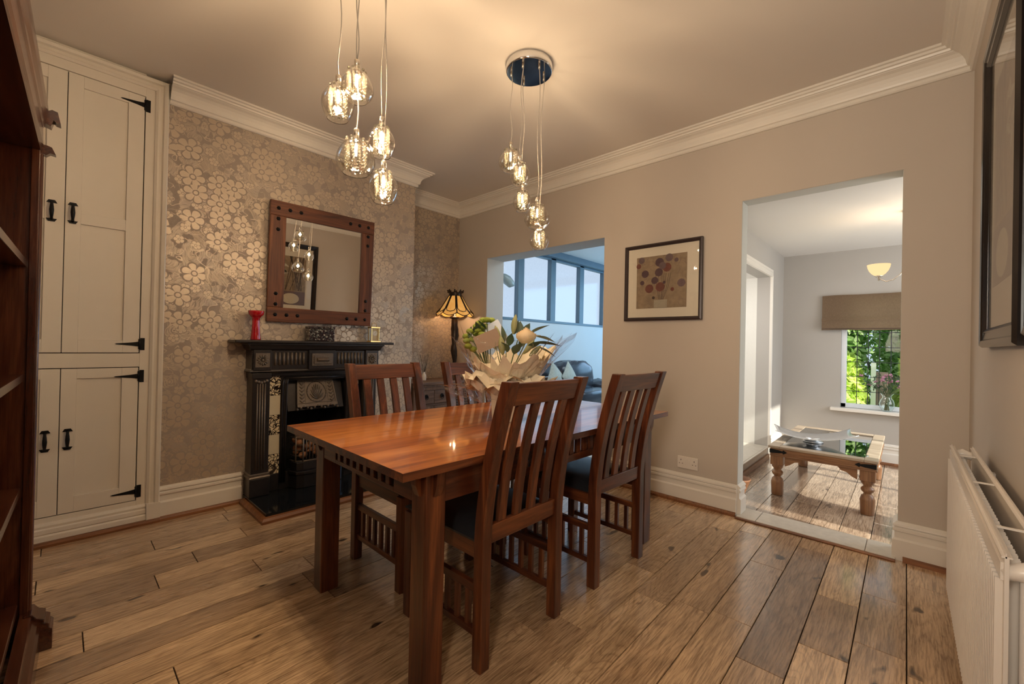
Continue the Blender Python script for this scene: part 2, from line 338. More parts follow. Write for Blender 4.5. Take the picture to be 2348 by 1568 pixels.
M['tile_plain'] = plain('cream_glazed_tile', (0.66, 0.60, 0.46), 0.1, var=0.04, coat=0.8)
def mosaic():
    g = G('mosaic_glass_beads'); v = g.n('ShaderNodeTexVoronoi'); g.set(v.inputs['Vector'], g.coord()); v.inputs['Scale'].default_value = 110
    c = g.ramp(g.sep(v.outputs['Color'])[0], [(0, (0.01, 0.01, 0.015)), (0.6, (0.05, 0.025, 0.03)), (0.85, (0.1, 0.12, 0.12)), (1, (0.6, 0.6, 0.55))])
    return g.done(g.pbr(base=c, rough=0.15, metal=0.3))
M['mosaic'] = mosaic()

# ------------------------------------------------------------------ mesh builder
class MB:
    def __init__(s): s.v = []; s.f = []; s.sm = []; s.mi = []; s.a = []; s.cur = 0; s.smooth = False; s.att = 0.0
    def vert(s, p): s.v.append(tuple(p)); return len(s.v)-1
    def face(s, ids):
        s.f.append(tuple(ids)); s.sm.append(s.smooth); s.mi.append(s.cur); s.a.append(s.att)
    def box(s, x0, x1, y0, y1, z0, z1, mtx=None):
        b = len(s.v)
        for p in ((x0,y0,z0),(x1,y0,z0),(x1,y1,z0),(x0,y1,z0),(x0,y0,z1),(x1,y0,z1),(x1,y1,z1),(x0,y1,z1)):
            s.v.append(tuple(mtx @ Vector(p)) if mtx else p)
        sm, s.smooth = s.smooth, False
        for q in ((0,3,2,1),(4,5,6,7),(0,1,5,4),(1,2,6,5),(2,3,7,6),(3,0,4,7)): s.face([b+i for i in q])
        s.smooth = sm; return s
    def quad(s, a, b, c, d):
        i = len(s.v); s.v += [tuple(a), tuple(b), tuple(c), tuple(d)]; s.face((i, i+1, i+2, i+3)); return s
    def grid(s, rows, closeu=False, closev=False):
        b = len(s.v); nu, nv = len(rows), len(rows[0])
        for r in rows: s.v += [tuple(p) for p in r]
        for i in range(nu if closeu else nu-1):
            for j in range(nv if closev else nv-1):
                i2, j2 = (i+1) % nu, (j+1) % nv
                s.face((b+i*nv+j, b+i*nv+j2, b+i2*nv+j2, b+i2*nv+j))
        return b
    def lathe(s, prof, cx=0, cy=0, n=20, cap0=True, cap1=True, sx=1, sy=1):
        s.smooth = True
        rows = [[(cx+r*math.cos(t*2*PI/n)*sx, cy+r*math.sin(t*2*PI/n)*sy, z) for t in range(n)] for r, z in prof]
        b = s.grid(rows, False, True); s.smooth = False
        if cap0: s.face([b+j for j in range(n)][::-1])
        if cap1: k = b+(len(prof)-1)*n; s.face([k+j for j in range(n)])
        return s
    def cyl(s, p0, p1, r0, r1=None, n=12, cap=True):
        r1 = r0 if r1 is None else r1; return s.tube([p0, p1], [r0, r1], n, cap)
    def tube(s, pts, r, n=8, cap=True):
        pts = [Vector(p) for p in pts]; rs = r if isinstance(r, (list, tuple)) else [r]*len(pts)
        rows = []; prev = None
        for i, p in enumerate(pts):
            d = (pts[min(i+1, len(pts)-1)]-pts[max(i-1, 0)]).normalized()
            if prev is None: a = d.orthogonal().normalized()
            else:
                a = prev-d*prev.dot(d); a = a.normalized() if a.length > 1e-5 else d.orthogonal().normalized()
            prev = a; bb = d.cross(a)
            rows.append([p+(a*math.cos(t*2*PI/n)+bb*math.sin(t*2*PI/n))*rs[i] for t in range(n)])
        sm, s.smooth = s.smooth, True; b = s.grid(rows, False, True); s.smooth = False
        if cap: s.face([b+j for j in range(n)][::-1]); k = b+(len(rows)-1)*n; s.face([k+j for j in range(n)])
        s.smooth = sm; return s
    def sphere(s, c, r, nu=10, nv=7, sx=1, sy=1, sz=1):
        prof = [(math.cos(-PI/2+PI*i/nv), math.sin(-PI/2+PI*i/nv)) for i in range(nv+1)]
        prof = [(max(a, 0.02), b) for a, b in prof]
        s.smooth = True
        rows = [[(c[0]+a*r*sx*math.cos(t*2*PI/nu), c[1]+a*r*sy*math.sin(t*2*PI/nu), c[2]+b*r*sz) for t in range(nu)] for a, b in prof]
        s.grid(rows, False, True); s.smooth = False; return s
    def prism(s, poly, axis, a, b):
        n = len(poly); i0 = len(s.v)
        for w in (a, b):
            for p, q in poly:
                s.v.append({'x': (w, p, q), 'y': (p, w, q), 'z': (p, q, w)}[axis])
        s.face([i0+k for k in range(n)][::-1]); s.face([i0+n+k for k in range(n)])
        for k in range(n): k2 = (k+1) % n; s.face((i0+k, i0+k2, i0+n+k2, i0+n+k))
        return s
    def sweep(s, path, prof, side=1, closed=False, caps=True):
        n = len(path); P = [Vector(p) for p in path]; rows = []
        for i in range(n):
            dirs = []
            if closed or i > 0: dirs.append((P[i]-P[i-1]).normalized())
            if closed or i < n-1: dirs.append((P[(i+1) % n]-P[i]).normalized())
            ns = [Vector((-d.y, d.x))*side for d in dirs]
            m = ns[0] if len(ns) == 1 else (ns[0]+ns[1])/(1+ns[0].dot(ns[1]))
            rows.append([(P[i].x+m.x*o, P[i].y+m.y*o, z) for o, z in prof])
        b = s.grid(rows, closed, False); k = len(prof)
        if caps and not closed:
            s.face([b+j for j in range(k)]); e = b+(n-1)*k; s.face([e+j for j in range(k)][::-1])
        return s

ORG = {}
def build(name, mb, mat, parent=None, bevel=0.0, subsurf=0, world=True, recalc=True, seg=2):
    me = bpy.data.meshes.new(name)
    off = ORG.get(parent, Vector((0, 0, 0))) if (parent is not None and world) else Vector((0, 0, 0))
    me.from_pydata([Vector(v)-off for v in mb.v], [], mb.f)
    mats = mat if isinstance(mat, (list, tuple)) else [mat]
    for m in mats: me.materials.append(m)
    me.polygons.foreach_set('use_smooth', mb.sm); me.polygons.foreach_set('material_index', mb.mi)
    a = me.attributes.new('rnd', 'FLOAT', 'FACE'); a.data.foreach_set('value', mb.a)
    if recalc:
        bm = bmesh.new(); bm.from_mesh(me); bmesh.ops.recalc_face_normals(bm, faces=bm.faces); bm.to_mesh(me); bm.free()
    o = bpy.data.objects.new(name, me); C.objects.link(o)
    if parent is not None: o.parent = parent; ORG[o] = ORG.get(parent, Vector((0, 0, 0)))
    if bevel:
        b = o.modifiers.new('bevel', 'BEVEL'); b.width = bevel; b.segments = seg; b.limit_method = 'ANGLE'; b.angle_limit = 0.7
    if subsurf:
        ss = o.modifiers.new('subd', 'SUBSURF'); ss.levels = subsurf; ss.render_levels = subsurf
    return o
def thing(name, label, cat, loc=(0, 0, 0), group=None):
    o = bpy.data.objects.new(name, None); C.objects.link(o); o.location = loc; ORG[o] = Vector(loc)
    o.empty_display_size = 0.1
    return tag(o, label, cat, group)
def tag(o, label, cat, group=None, kind=None):
    o['label'] = label; o['category'] = cat
    if group: o['group'] = group
    if kind: o['kind'] = kind
    return o
def struct(name, mb, mat, bevel=0.0, **k):
    o = build(name, mb, mat, None, bevel, **k); o['kind'] = 'structure'; return o
def copy_tree(o, parent=None):
    c = o.copy(); C.objects.link(c)
    if parent is not None: c.parent = parent
    for ch in list(o.children): copy_tree(ch, c)
    return c
def lamp(parent, p, power, col=WARM, r=0.012, name='bulb_light'):
    l = bpy.data.lights.new(name, 'POINT'); l.energy = power; l.color = col; l.shadow_soft_size = r
    o = bpy.data.objects.new(name, l); C.objects.link(o); o.parent = parent
    o.location = Vector(p)-ORG.get(parent, Vector((0, 0, 0))); return o

# ------------------------------------------------------------------ room numbers (metres, camera stands over x=0 y=0)
XB, YB, YA, YC, XD, H = 3.13, 3.333, 3.786, -0.236, -0.45, 2.685
XBR = 2.22; XCUP = 0.43; XF = 5.64; YS = 1.035; H2 = 2.18
O1 = (1.876, 3.312, 2.04); O2 = (0.022, 0.822, 2.12)     # openings in the right wall: y0, y1, head
YW = 4.2; HL = 2.62

# ------------------------------------------------------------------ floors
def planks(x0, x1, y0, y1, w=0.152, seed=1, z=0.0):
    r = random.Random(seed); mb = MB(); y = y1
    while y > y0+0.001:
        ya = max(y-w, y0); x = x0 - r.uniform(0, 0.9)
        while x < x1:
            L = r.choice((0.45, 0.6, 0.8, 1.0, 1.2, 1.35)); a, b = max(x, x0), min(x+L, x1)
            if b-a > 0.01:
                mb.att = r.random()
                g = 0.0010; bv = 0.0012; zz = z
                a2, b2, c2, d2 = a+g, b-g, ya+g, y-g
                i = len(mb.v)
                mb.v += [(a2, c2, zz-0.004), (b2, c2, zz-0.004), (b2, d2, zz-0.004), (a2, d2, zz-0.004),
                         (a2+bv, c2+bv, zz), (b2-bv, c2+bv, zz), (b2-bv, d2-bv, zz), (a2+bv, d2-bv, zz)]
                mb.face((i+4, i+5, i+6, i+7))
                for k in range(4): k2 = (k+1) % 4; mb.face((i+k, i+k2, i+4+k2, i+4+k))
            x += L
        y = ya
    mb.att = 0.0; mb.cur = 1; mb.box(x0, x1, y0, y1, z-0.03, z-0.0035)
    return mb
M['gap'] = plain('dark_board_gap', (0.016, 0.010, 0.006), 0.95, spec=0.1)
struct('floor', planks(XD, XB+0.05, YC, YA, seed=5), [M['floor'], M['gap']])
struct('floor', planks(XB+0.05, XF, -1.3, YS+0.02, seed=9), [M['floor2'], M['gap']])
struct('floor', MB().box(XB+0.05, 7.7, YS+0.15, YW, -0.03, 0.0), M['carpet'])
# travertine threshold between the rooms, in three pieces
for a, b in ((0.03, 0.155), (0.158, 0.70), (0.703, 0.815)):
    struct('trim_1', MB().box(XB-0.045, XB+0.165, a, b, 0.0, 0.012), M['travertine'], 0.003)
struct('trim_1', MB().box(XB-0.072, XB-0.046, 0.03, 0.815, 0.0, 0.010), M['bead_y'], 0.004)

# ------------------------------------------------------------------ ceilings
struct('ceiling', MB().box(XD-0.1, XB+0.3, YC-0.1, YA+0.1, H, H+0.08), M['ceiling'])
struct('ceiling', MB().box(XB+0.13, XF+0.1, -1.5, YS+0.14, H2, H2+0.08), M['ceiling2'])
lc = MB(); lc.box(XB+0.26, 7.8, YS+0.14, YW, HL, HL+0.05)
struct('ceiling', lc, M['ceiling2'])

# ------------------------------------------------------------------ walls
def walls():
    FX0, FX1, FZ = 1.10, 1.585, 0.86
    mb = MB(); mb.box(XCUP, FX0, YB, YB+0.03, 0, H); mb.box(FX1, XBR, YB, YB+0.03, 0, H); mb.box(FX0, FX1, YB, YB+0.03, FZ, H)
    mb.box(XBR-0.03, XBR, YB+0.03, YA, 0, H); mb.box(XCUP, XCUP+0.03, YB+0.03, YA, 0, H)
    struct('wall_chimney_breast', mb, M['wallpaper'])
    struct('wall_back', MB().box(XBR-0.03, XB+0.25, YA, YA+0.1, 0, H), M['wallpaper'])
    struct('wall_back', MB().box(XD-0.1, XCUP+0.03, YA, YA+0.1, 0, H), M['taupe'])
    t1, t2 = 0.255, 0.13
    mb = MB()
    mb.box(XB, XB+t2, YC-0.1, O2[0], 0, H); mb.box(XB, XB+t2, O2[0], O2[1], O2[2], H)
    mb.box(XB, XB+t2, O2[1], YS+0.14, 0, H); mb.box(XB, XB+t1, YS+0.14, O1[0], 0, H)
    mb.box(XB, XB+t1, O1[0], O1[1], O1[2], H); mb.box(XB, XB+t1, O1[1], YA, 0, H)
    struct('wall_right', mb, M['taupe'])
    # cool grey-white reveals (painted a lighter shade than the wall face)
    mb = MB(); e = 0.002
    mb.box(XB+0.004, XB+t1-0.004, O1[1]-e, O1[1], 0, O1[2]); mb.box(XB+0.004, XB+t1-0.004, O1[0], O1[0]+e, 0, O1[2]); mb.box(XB+0.004, XB+t1-0.004, O1[0], O1[1], O1[2]-e, O1[2])
    mb.box(XB+0.004, XB+t2-0.004, O2[1]-e, O2[1], 0, O2[2]); mb.box(XB+0.004, XB+t2-0.004, O2[0], O2[0]+e, 0, O2[2]); mb.box(XB+0.004, XB+t2-0.004, O2[0], O2[1], O2[2]-e, O2[2])
    struct('trim_2', mb, M['reveal'])
    struct('wall_front', MB().box(XD-0.1, XB+0.13, YC-0.1, YC, 0, H), M['taupe'])
    mb = MB(); mb.box(XD-0.1, XD, YC, -0.22, 0, H); mb.box(XD-0.1, XD, 0.40, YA, 0, H); mb.box(XD-0.1, XD, -0.22, 0.40, 0, 0.95); mb.box(XD-0.1, XD, -0.22, 0.40, 2.15, H)
    struct('wall_left', mb, M['taupe'])
walls()
mb = MB()
for a, b, c, d in ((-0.22, 0.40, 0.95, 1.0), (-0.22, 0.40, 2.10, 2.15), (-0.22, -0.17, 1.0, 2.10), (0.35, 0.40, 1.0, 2.10), (0.07, 0.11, 1.0, 2.10)):
    mb.box(XD-0.07, XD-0.02, a, b, c, d)
w = struct('window_added', mb, M['white'])  # unseen window put into the left wall for the warm fill lamp
build('glass_pane', MB().box(XD-0.05, XD-0.045, -0.17, 0.35, 1.0, 2.10), M['glass'], w)

# sitting room shell beyond the right-hand opening
WY0, WY1, WZ0, WZ1 = -0.62, 0.505, 0.53, 1.70
mb = MB(); mb.box(XF, XF+0.12, WY1, YS+0.14, 0, H2); mb.box(XF, XF+0.12, -1.5, WY0, 0, H2); mb.box(XF, XF+0.12, WY0, WY1, 0, WZ0); mb.box(XF, XF+0.12, WY0, WY1, WZ1, H2)
struct('wall_far', mb, M['grey_wall'])
AX0, AX1, AZ = 3.62, 5.0, 1.87
mb = MB(); mb.box(XB+0.13, AX0, YS, YS+0.12, 0, H2); mb.box(AX1, XF, YS, YS+0.12, 0, H2); mb.box(AX0, AX1, YS, YS+0.12, AZ, H2)
struct('wall_side', mb, M['grey_wall'])
SX0, SX1, SZ0, SZ1 = 3.65, 5.35, 0.55, 1.95
mb = MB(); mb.box(XB+0.13, SX0, -1.4, -1.3, 0, H2); mb.box(SX1, XF, -1.4, -1.3, 0, H2); mb.box(SX0, SX1, -1.4, -1.3, 0, SZ0); mb.box(SX0, SX1, -1.4, -1.3, SZ1, H2)
struct('wall_near', mb, M['grey_wall'])
mb = MB(); mb.box(SX0, SX1, -1.39, -1.33, SZ0, SZ0+0.05); mb.box(SX0, SX1, -1.39, -1.33, SZ1-0.05, SZ1)
for x in (SX0, (SX0+SX1)/2-0.025, SX1-0.05): mb.box(x, x+0.05, -1.39, -1.33, SZ0, SZ1)
w = struct('window_4', mb, M['upvc']); build('glass_pane', MB().box(SX0, SX1, -1.365, -1.36, SZ0, SZ1), M['glass'], w)
# stair lobby through the arch of the sitting room
mb = MB(); mb.box(AX1, AX1+0.06, YS+0.12, 1.86, 0, 2.5); mb.box(AX0-0.06, AX1, 1.82, 1.86, 0, 2.5); mb.box(AX0-0.06, AX0, YS+0.12, 1.82, 0, 2.5)
struct('wall_stairs', mb, M['stair_white'])
mb = MB(); mb.box(AX0, AX1, YS+0.12, 1.82, AZ, AZ+0.05); struct('ceiling', mb, M['ceiling2'])
mb = MB(); mb.box(AX0, AX1-0.002, YS+0.0, 1.82, 0.0, 0.128); mb.box(AX0, AX1, YS-0.02, YS, 0.116, 0.128)
struct('floor_landing', mb, M['travertine'], 0.004)
mb = MB(); mb.box(AX0, AX1, YS-0.02, YS-0.001, 0.0, 0.05)
struct('trim_3', mb, M['pine_x'], 0.003)
ARCH = [(0.0, 0), (0.0, 0.02), (0.012, 0.026), (0.02, 0.018), (0.045, 0.018), (0.055, 0.012), (0.078, 0.012), (0.078, 0.0)]
def architrave(ax0, ax1, az, yface, wall_pts, nm, z0=0.0, mat='white'):
    mb = MB()
    # swept in the x-z plane: up the left jamb, across, down the right jamb
    P = [Vector((ax0, z0)), Vector((ax0, az)), Vector((ax1, az)), Vector((ax1, z0))]; rows = []
    for i in range(4):
        dirs = []
        if i: dirs.append((P[i]-P[i-1]).normalized())
        if i < 3: dirs.append((P[i+1]-P[i]).normalized())
        ns = [Vector((-d.y, d.x)) for d in dirs]
        m = ns[0] if len(ns) == 1 else (ns[0]+ns[1])/(1+ns[0].dot(ns[1]))
        rows.append([(P[i].x+m.x*o, yface-t, P[i].y+m.y*o) for o, t in wall_pts])
    mb.grid(rows); return struct(nm, mb, M[mat])
architrave(AX0, AX1, AZ, YS, ARCH, 'trim_4', 0.13)

# lounge shell beyond the left-hand opening
LZ0, LZ1 = 1.50, 2.52
mb = MB(); mb.box(XB+0.255, 7.7, YW, YW+0.1, 0, LZ0-0.03); mb.box(XB+0.25, 7.7, YW, YW+0.1, LZ1, HL+0.1)
struct('wall_lounge', mb, M['lounge_wall'])
mb = MB(); mb.box(7.7, 7.8, YS, 1.5, 0, HL); mb.box(7.7, 7.8, 3.7, YW, 0, HL); mb.box(7.7, 7.8, 1.5, 3.7, 0, 0.8); mb.box(7.7, 7.8, 1.5, 3.7, 2.45, HL)
struct('wall_lounge_end', mb, M['lounge_wall'])
mb = MB(); mb.box(5.06, 7.7, YS+0.02, YS+0.14, 0, HL); mb.box(XB+0.26, AX0-0.07, YS+0.14, YS+0.26, 0, HL); mb.box(AX0-0.12, 5.12, 1.88, 1.98, 0, HL); mb.box(5.06, 5.12, YS+0.14, 1.88, 0, HL); mb.box(AX0-0.12, AX0-0.06, YS+0.26, 1.88, 0, HL)
struct('wall_lounge_side', mb, M['lounge_wall'])
struct('trim_5', MB().box(XB+0.26, 7.7, YW-0.10, YW, LZ1-0.0, HL), M['beam'], 0.004)
mb = MB(); mb.box(XB+0.26, 7.7, YW-0.01, YW+0.07, LZ0-0.03, LZ0+0.01); mb.box(XB+0.26, 7.7, YW-0.01, YW+0.07, LZ1-0.03, LZ1)
for x in (4.60, 5.38, 6.20, 6.98): mb.box(x, x+0.13, YW-0.01, YW+0.07, LZ0, LZ1)
w = struct('window_1', mb, M['mullion'], 0.006)
build('glass_pane', MB().box(XB+0.26, 7.7, YW+0.03, YW+0.035, LZ0, LZ1), M['obscure'], w)

# ------------------------------------------------------------------ mouldings
def cornice(z): 
    return [(0, z-0.135), (0.012, z-0.135), (0.018, z-0.128), (0.018, z-0.112), (0.028, z-0.108), (0.032, z-0.098), (0.036, z-0.080), (0.046, z-0.062),
            (0.060, z-0.048), (0.078, z-0.040), (0.082, z-0.036), (0.090, z-0.036), (0.094, z-0.026), (0.106, z-0.024), (0.112, z-0.014), (0.125, z-0.012), (0.125, z)]
struct('trim_6', MB().sweep([(XCUP+0.006, YB+0.0), (XBR, YB), (XBR, YA), (XB, YA), (XB, YC), (XD, YC), (XD, YB-0.05)], cornice(H), side=-1), M['white'])
BP = [(0, 0.205), (0.006, 0.205), (0.012, 0.198), (0.020, 0.192), (0.022, 0.182), (0.014, 0.178), (0.014, 0.174), (0.022, 0.168), (0.022, 0.156), (0.014, 0.152), (0.014, 0.118), (0.020, 0.112), (0.024, 0.108), (0.024, 0.0), (0, 0)]
QB = [(0.024, 0.026), (0.034, 0.024), (0.042, 0.014), (0.044, 0.0), (0.024, 0.0)]
def base_run(nm, path, side=-1, bead=True):
    struct(nm, MB().sweep(path, BP, side=side), M['white'])
    if bead: struct('trim_7', MB().sweep(path, QB, side=side), M['bead_x'])
base_run('baseboard_back', [(XCUP+0.004, YB), (0.868, YB)])
base_run('baseboard_back', [(1.822, YB), (XBR, YB), (XBR, YA), (2.24, YA)])
t1, t2 = 0.255, 0.13
base_run('baseboard_right', [(3.11, YA), (XB, YA), (XB, O1[1]), (XB+t1, O1[1])])
base_run('baseboard_right', [(XB+t1, O1[0]), (XB, O1[0]), (XB, O2[1])])
struct('baseboard_right', MB().sweep([(XB, O2[1]), (XB+t2, O2[1])], BP, side=-1), M['white'])
struct('baseboard_right', MB().sweep([(XB+t2, O2[0]), (XB, O2[0]), (XB, YC)], BP, side=-1), M['white'])
struct('trim_7', MB().sweep([(XB, O2[0]-0.02), (XB, YC)], QB, side=-1), M['bead_y'])
base_run('baseboard_far', [(AX1+0.08, YS), (XF, YS), (XF, -1.3)])
base_run('baseboard_front', [(XB-0.002, YC), (XD, YC)])

# leaded window of the sitting room
WX = XF+0.03
mb = MB(); fwd = 0.045
mb.box(WX, WX+0.05, WY0, WY1, WZ0, WZ0+fwd); mb.box(WX, WX+0.05, WY0, WY1, WZ1-fwd, WZ1)
for y in (WY0, -0.05-0.03, WY1-fwd): mb.box(WX, WX+0.05, y, y+fwd, WZ0, WZ1)
w = struct('window_2', mb, M['upvc'], 0.004)
build('window_sill', MB().box(XF-0.07, XF+0.05, WY0-0.08, WY1+0.08, WZ0-0.035, WZ0-0.001), M['white'], w, 0.006)
build('glass_pane', MB().box(WX+0.025, WX+0.028, WY0, WY1, WZ0, WZ1), M['glass'], w)
mb = MB(); y = WY1-fwd-0.085
while y > WY0: mb.box(WX+0.019, WX+0.024, y-0.003, y+0.003, WZ0, WZ1); y -= 0.088
z = WZ0+0.175
while z < WZ1: mb.box(WX+0.019, WX+0.024, WY0, WY1, z-0.003, z+0.003); z += 0.153
build('lead_lattice', mb, M['lead'], w)
# roman blind
bl = thing('roman_blind', 'brown linen roman blind with a ring motif, half raised over the leaded window', 'blind', (XF-0.02, 0.0, 1.34))
prof = [(XF-0.035, 1.708), (XF-0.035, 1.50), (XF-0.040, 1.47), (XF-0.062, 1.452), (XF-0.058, 1.44), (XF-0.050, 1.43), (XF-0.055, 1.38), (XF-0.060, 1.362), (XF-0.064, 1.350), (XF-0.060, 1.340), (XF-0.035, 1.345)]
mb = MB(); rows = []
for k in range(33):
    y = 0.668-(0.668+0.75)*k/32
    rows.append([(x-0.004*math.sin(k*0.7+z*6), y, z+0.003*math.sin(k*0.5)) for x, z in prof])
mb.smooth = True; mb.grid(rows); build('linen_panel', mb, M['blind'], bl, recalc=False)
build('head_rail', MB().box(XF-0.032, XF-0.001, -0.75, 0.665, 1.68, 1.708), M['blind'], bl)
build('hem_bar', MB().box(XF-0.066, XF-0.058, -0.75, 0.668, 1.352, 1.358), M['reed'], bl)

# ------------------------------------------------------------------ garden beyond the leaded window
struct('ground', MB().box(XF+0.2, 16, -8, 8, -0.3, -0.25), plain('lawn', (0.08, 0.20, 0.03), 0.9, var=0.5, nscale=20))
def bush(name, cx, cy, cz, rx, ry, rz, n, mat, label, seed):
    r = random.Random(seed); t = thing(name, label, 'bush', (cx, cy, -0.25))
    mb = MB()
    for _ in range(n):
        u = Vector((r.gauss(0, 1), r.gauss(0, 1), r.gauss(0, 1))).normalized()
        k = 0.62+0.38*r.random(); k *= 1+0.22*mnoise.noise(u*3.0+Vector((seed, 0, 0)))
        p = Vector((cx+u.x*rx*k, cy+u.y*ry*k, max(-0.2, cz+u.z*rz*k)))
        d = Vector((r.gauss(0, 1), r.gauss(0, 1), r.gauss(0, 1))).normalized(); e = d.orthogonal().normalized(); L = r.uniform(0.05, 0.10)
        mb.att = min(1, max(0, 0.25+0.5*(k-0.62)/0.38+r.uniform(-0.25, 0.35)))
        mb.quad(p-d*L, p+e*L*0.45, p+d*L, p-e*L*0.45)
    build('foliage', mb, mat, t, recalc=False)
    mb = MB()
    for a in range(5): mb.tube([(cx, cy, -0.26), (cx+0.2*rx*math.cos(a*1.3), cy+0.2*ry*math.sin(a*1.3), cz*0.5), (cx+0.6*rx*math.cos(a*1.3), cy+0.6*ry*math.sin(a*1.3), cz+rz*0.4)], [0.04, 0.03, 0.01], 6)
    build('branches', mb, M['reed'], t)
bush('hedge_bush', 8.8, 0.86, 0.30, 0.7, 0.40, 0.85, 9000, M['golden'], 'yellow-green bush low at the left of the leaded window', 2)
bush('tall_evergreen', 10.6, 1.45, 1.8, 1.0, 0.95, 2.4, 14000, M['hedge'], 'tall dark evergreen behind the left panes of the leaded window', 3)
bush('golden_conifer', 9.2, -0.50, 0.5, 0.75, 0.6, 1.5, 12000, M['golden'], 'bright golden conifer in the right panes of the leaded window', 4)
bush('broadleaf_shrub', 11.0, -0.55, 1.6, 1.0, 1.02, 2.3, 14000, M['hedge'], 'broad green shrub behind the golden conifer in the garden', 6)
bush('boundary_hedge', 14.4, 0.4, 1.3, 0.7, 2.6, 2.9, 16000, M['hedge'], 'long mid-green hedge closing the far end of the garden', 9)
gp = thing('brick_pier', 'pinkish brick pier with a white post seen through the lower window panes', 'pier', (8.8, 0.3, -0.25))
build('pier_body', MB().box(8.75, 8.95, 0.20, 0.38, -0.25, 0.80), plain('pink_brick', (0.48, 0.30, 0.25), 0.8, var=0.3, nscale=12), gp)
build('white_post', MB().box(8.64, 8.70, 0.34, 0.40, -0.25, 0.95), M['white'], gp)

# ------------------------------------------------------------------ built-in cupboard
cp = thing('cupboard', 'cream painted full-height alcove cupboard with black iron T hinges', 'cupboard', (0.0, YB, 0.0))
YF = YB
X0, XM, X1 = -0.312, 0.008, 0.325
mb = MB(); e = 0.0
zs = (0.148, 0.936, 1.022, 2.548)
mb.box(XD+0.002, X0-0.003, YF, YF+0.022, 0.02, 2.66); mb.box(X1+0.003, XCUP-0.001, YF, YF+0.022, 0.0, 2.66)
mb.box(X0-0.003, X1+0.003, YF, YF+0.022, 0.02, zs[0]-0.003); mb.box(X0-0.003, X1+0.003, YF, YF+0.022, zs[1]+0.003, zs[2]-0.003); mb.box(X0-0.003, X1+0.003, YF, YF+0.022, zs[3]+0.003, 2.683)
build('face_frame', mb, M['cupboard'], cp, 0.0015)
build('carcass', MB().box(XD+0.002, XCUP-0.001, YF+0.06, YA-0.003, 0.0, H-0.002), M['soot'], cp)
mb = MB()
AP = [(0, 0.0), (0, 0.008), (0.012, 0.016), (0.020, 0.012), (0.034, 0.012), (0.040, 0.026), (0.056, 0.030), (0.062, 0.024), (0.062, 0.0)]
rows = [[(0.372+o, YF-t, 0.03) for o, t in AP], [(0.372+o, YF-t, 2.602+o) for o, t in AP], [(XD+0.003, YF-t, 2.602+o) for o, t in AP]]
mb.grid(rows); mb.box(0.372, 0.436, YF-0.034, YF, 0.0, 0.118); build('architrave', mb, M['cupboard'], cp)
mb = MB(); mb.sweep([(XD+0.003, YF), (0.371, YF)], [(0, 0.118), (0.010, 0.116), (0.016, 0.104), (0.014, 0.092), (0.022, 0.086), (0.024, 0.066), (0.020, 0.060), (0.026, 0.052), (0.028, 0.027), (0, 0.027)], side=-1)
build('plinth_moulding', mb, M['cupboard'], cp)
mb = MB(); mb.sweep([(XD+0.003, YF), (XCUP+0.005, YF)], [(0, 0.026), (0.040, 0.026), (0.046, 0.012), (0.046, 0.0), (0, 0)], side=-1); build('floor_bead', mb, M['bead_x'], cp)
def cup_door(xa, xb, za, zb, panels, hinge_right, hx, hz, label=None):
    mb = MB(); st = 0.073
    pz = [za]
    for a, b in panels: pz += [a, b]
    pz.append(zb); xl = xa+(st if hinge_right else st); xr = xb-st
    g = 0.0015; y0, y1 = YF-0.001, YF+0.022
    mb.box(xa+g, xl-0.012, y0, y1, za+g, zb-g); mb.box(xr, xb-g, y0, y1, za+g, zb-g)
    zz = za+g
    for a, b in panels:
        mb.box(xl-0.012, xr, y0, y1, zz, a); zz = b
        mb.box(xl-0.012, xr, y0+0.011, y1, a, b)
    mb.box(xl-0.012, xr, y0, y1, zz, zb-g)
    d = build('door', mb, M['cupboard'], cp, 0.0015)
    h = MB(); y = y0
    for s in (-1, 1):
        h.lathe([(0.020, 0), (0.020, 0.003)], 0, 0, 10) if False else None
        zc = hz+s*0.046
        h.prism([(hx-0.020, zc-s*0.004), (hx+0.020, zc-s*0.004), (hx+0.012, zc+s*0.011), (hx-0.012, zc+s*0.011)] if s > 0 else [(hx-0.012, zc-0.011), (hx+0.012, zc-0.011), (hx+0.020, zc+0.004), (hx-0.020, zc+0.004)], 'y', y-0.005, y)
    h.tube([(hx, y-0.003, hz-0.045), (hx, y-0.020, hz-0.036), (hx, y-0.026, hz-0.02), (hx, y-0.028, hz), (hx, y-0.026, hz+0.02), (hx, y-0.020, hz+0.036), (hx, y-0.003, hz+0.045)], [0.007, 0.006, 0.008, 0.0095, 0.008, 0.006, 0.007], 8)
    build('handle', h, M['iron'], d)
    for z in (za+0.052, zb-0.052):
        m = MB(); s = -1 if hinge_right else 1; xe = xb if hinge_right else xa
        m.prism([(xe+s*0.004, z-0.014), (xe+s*0.035, z-0.009), (xe+s*0.10, z-0.003), (xe+s*0.108, z), (xe+s*0.10, z+0.003), (xe+s*0.035, z+0.009), (xe+s*0.004, z+0.014)], 'y', y-0.0035, y)
        m.box(min(xe-s*0.004, xe-s*0.024), max(xe-s*0.004, xe-s*0.024), y-0.003, y+0.001, z-0.036, z+0.036)
        m.cyl((xe, y-0.004, z-0.030), (xe, y-0.004, z+0.030), 0.005, n=8)
        build('hinge', m, M['iron'], d)
pu = [(1.094, 1.732), (1.795, 2.482)]; pl = [(0.236, 0.880)]
cup_door(XM, X1, zs[2], zs[3], pu, True, 0.038, 1.783); cup_door(X0, XM, zs[2], zs[3], pu, False, -0.040, 1.779)
cup_door(XM, X1, zs[0], zs[1], pl, True, 0.040, 0.552); cup_door(X0, XM, zs[0], zs[1], pl, False, -0.043, 0.552)

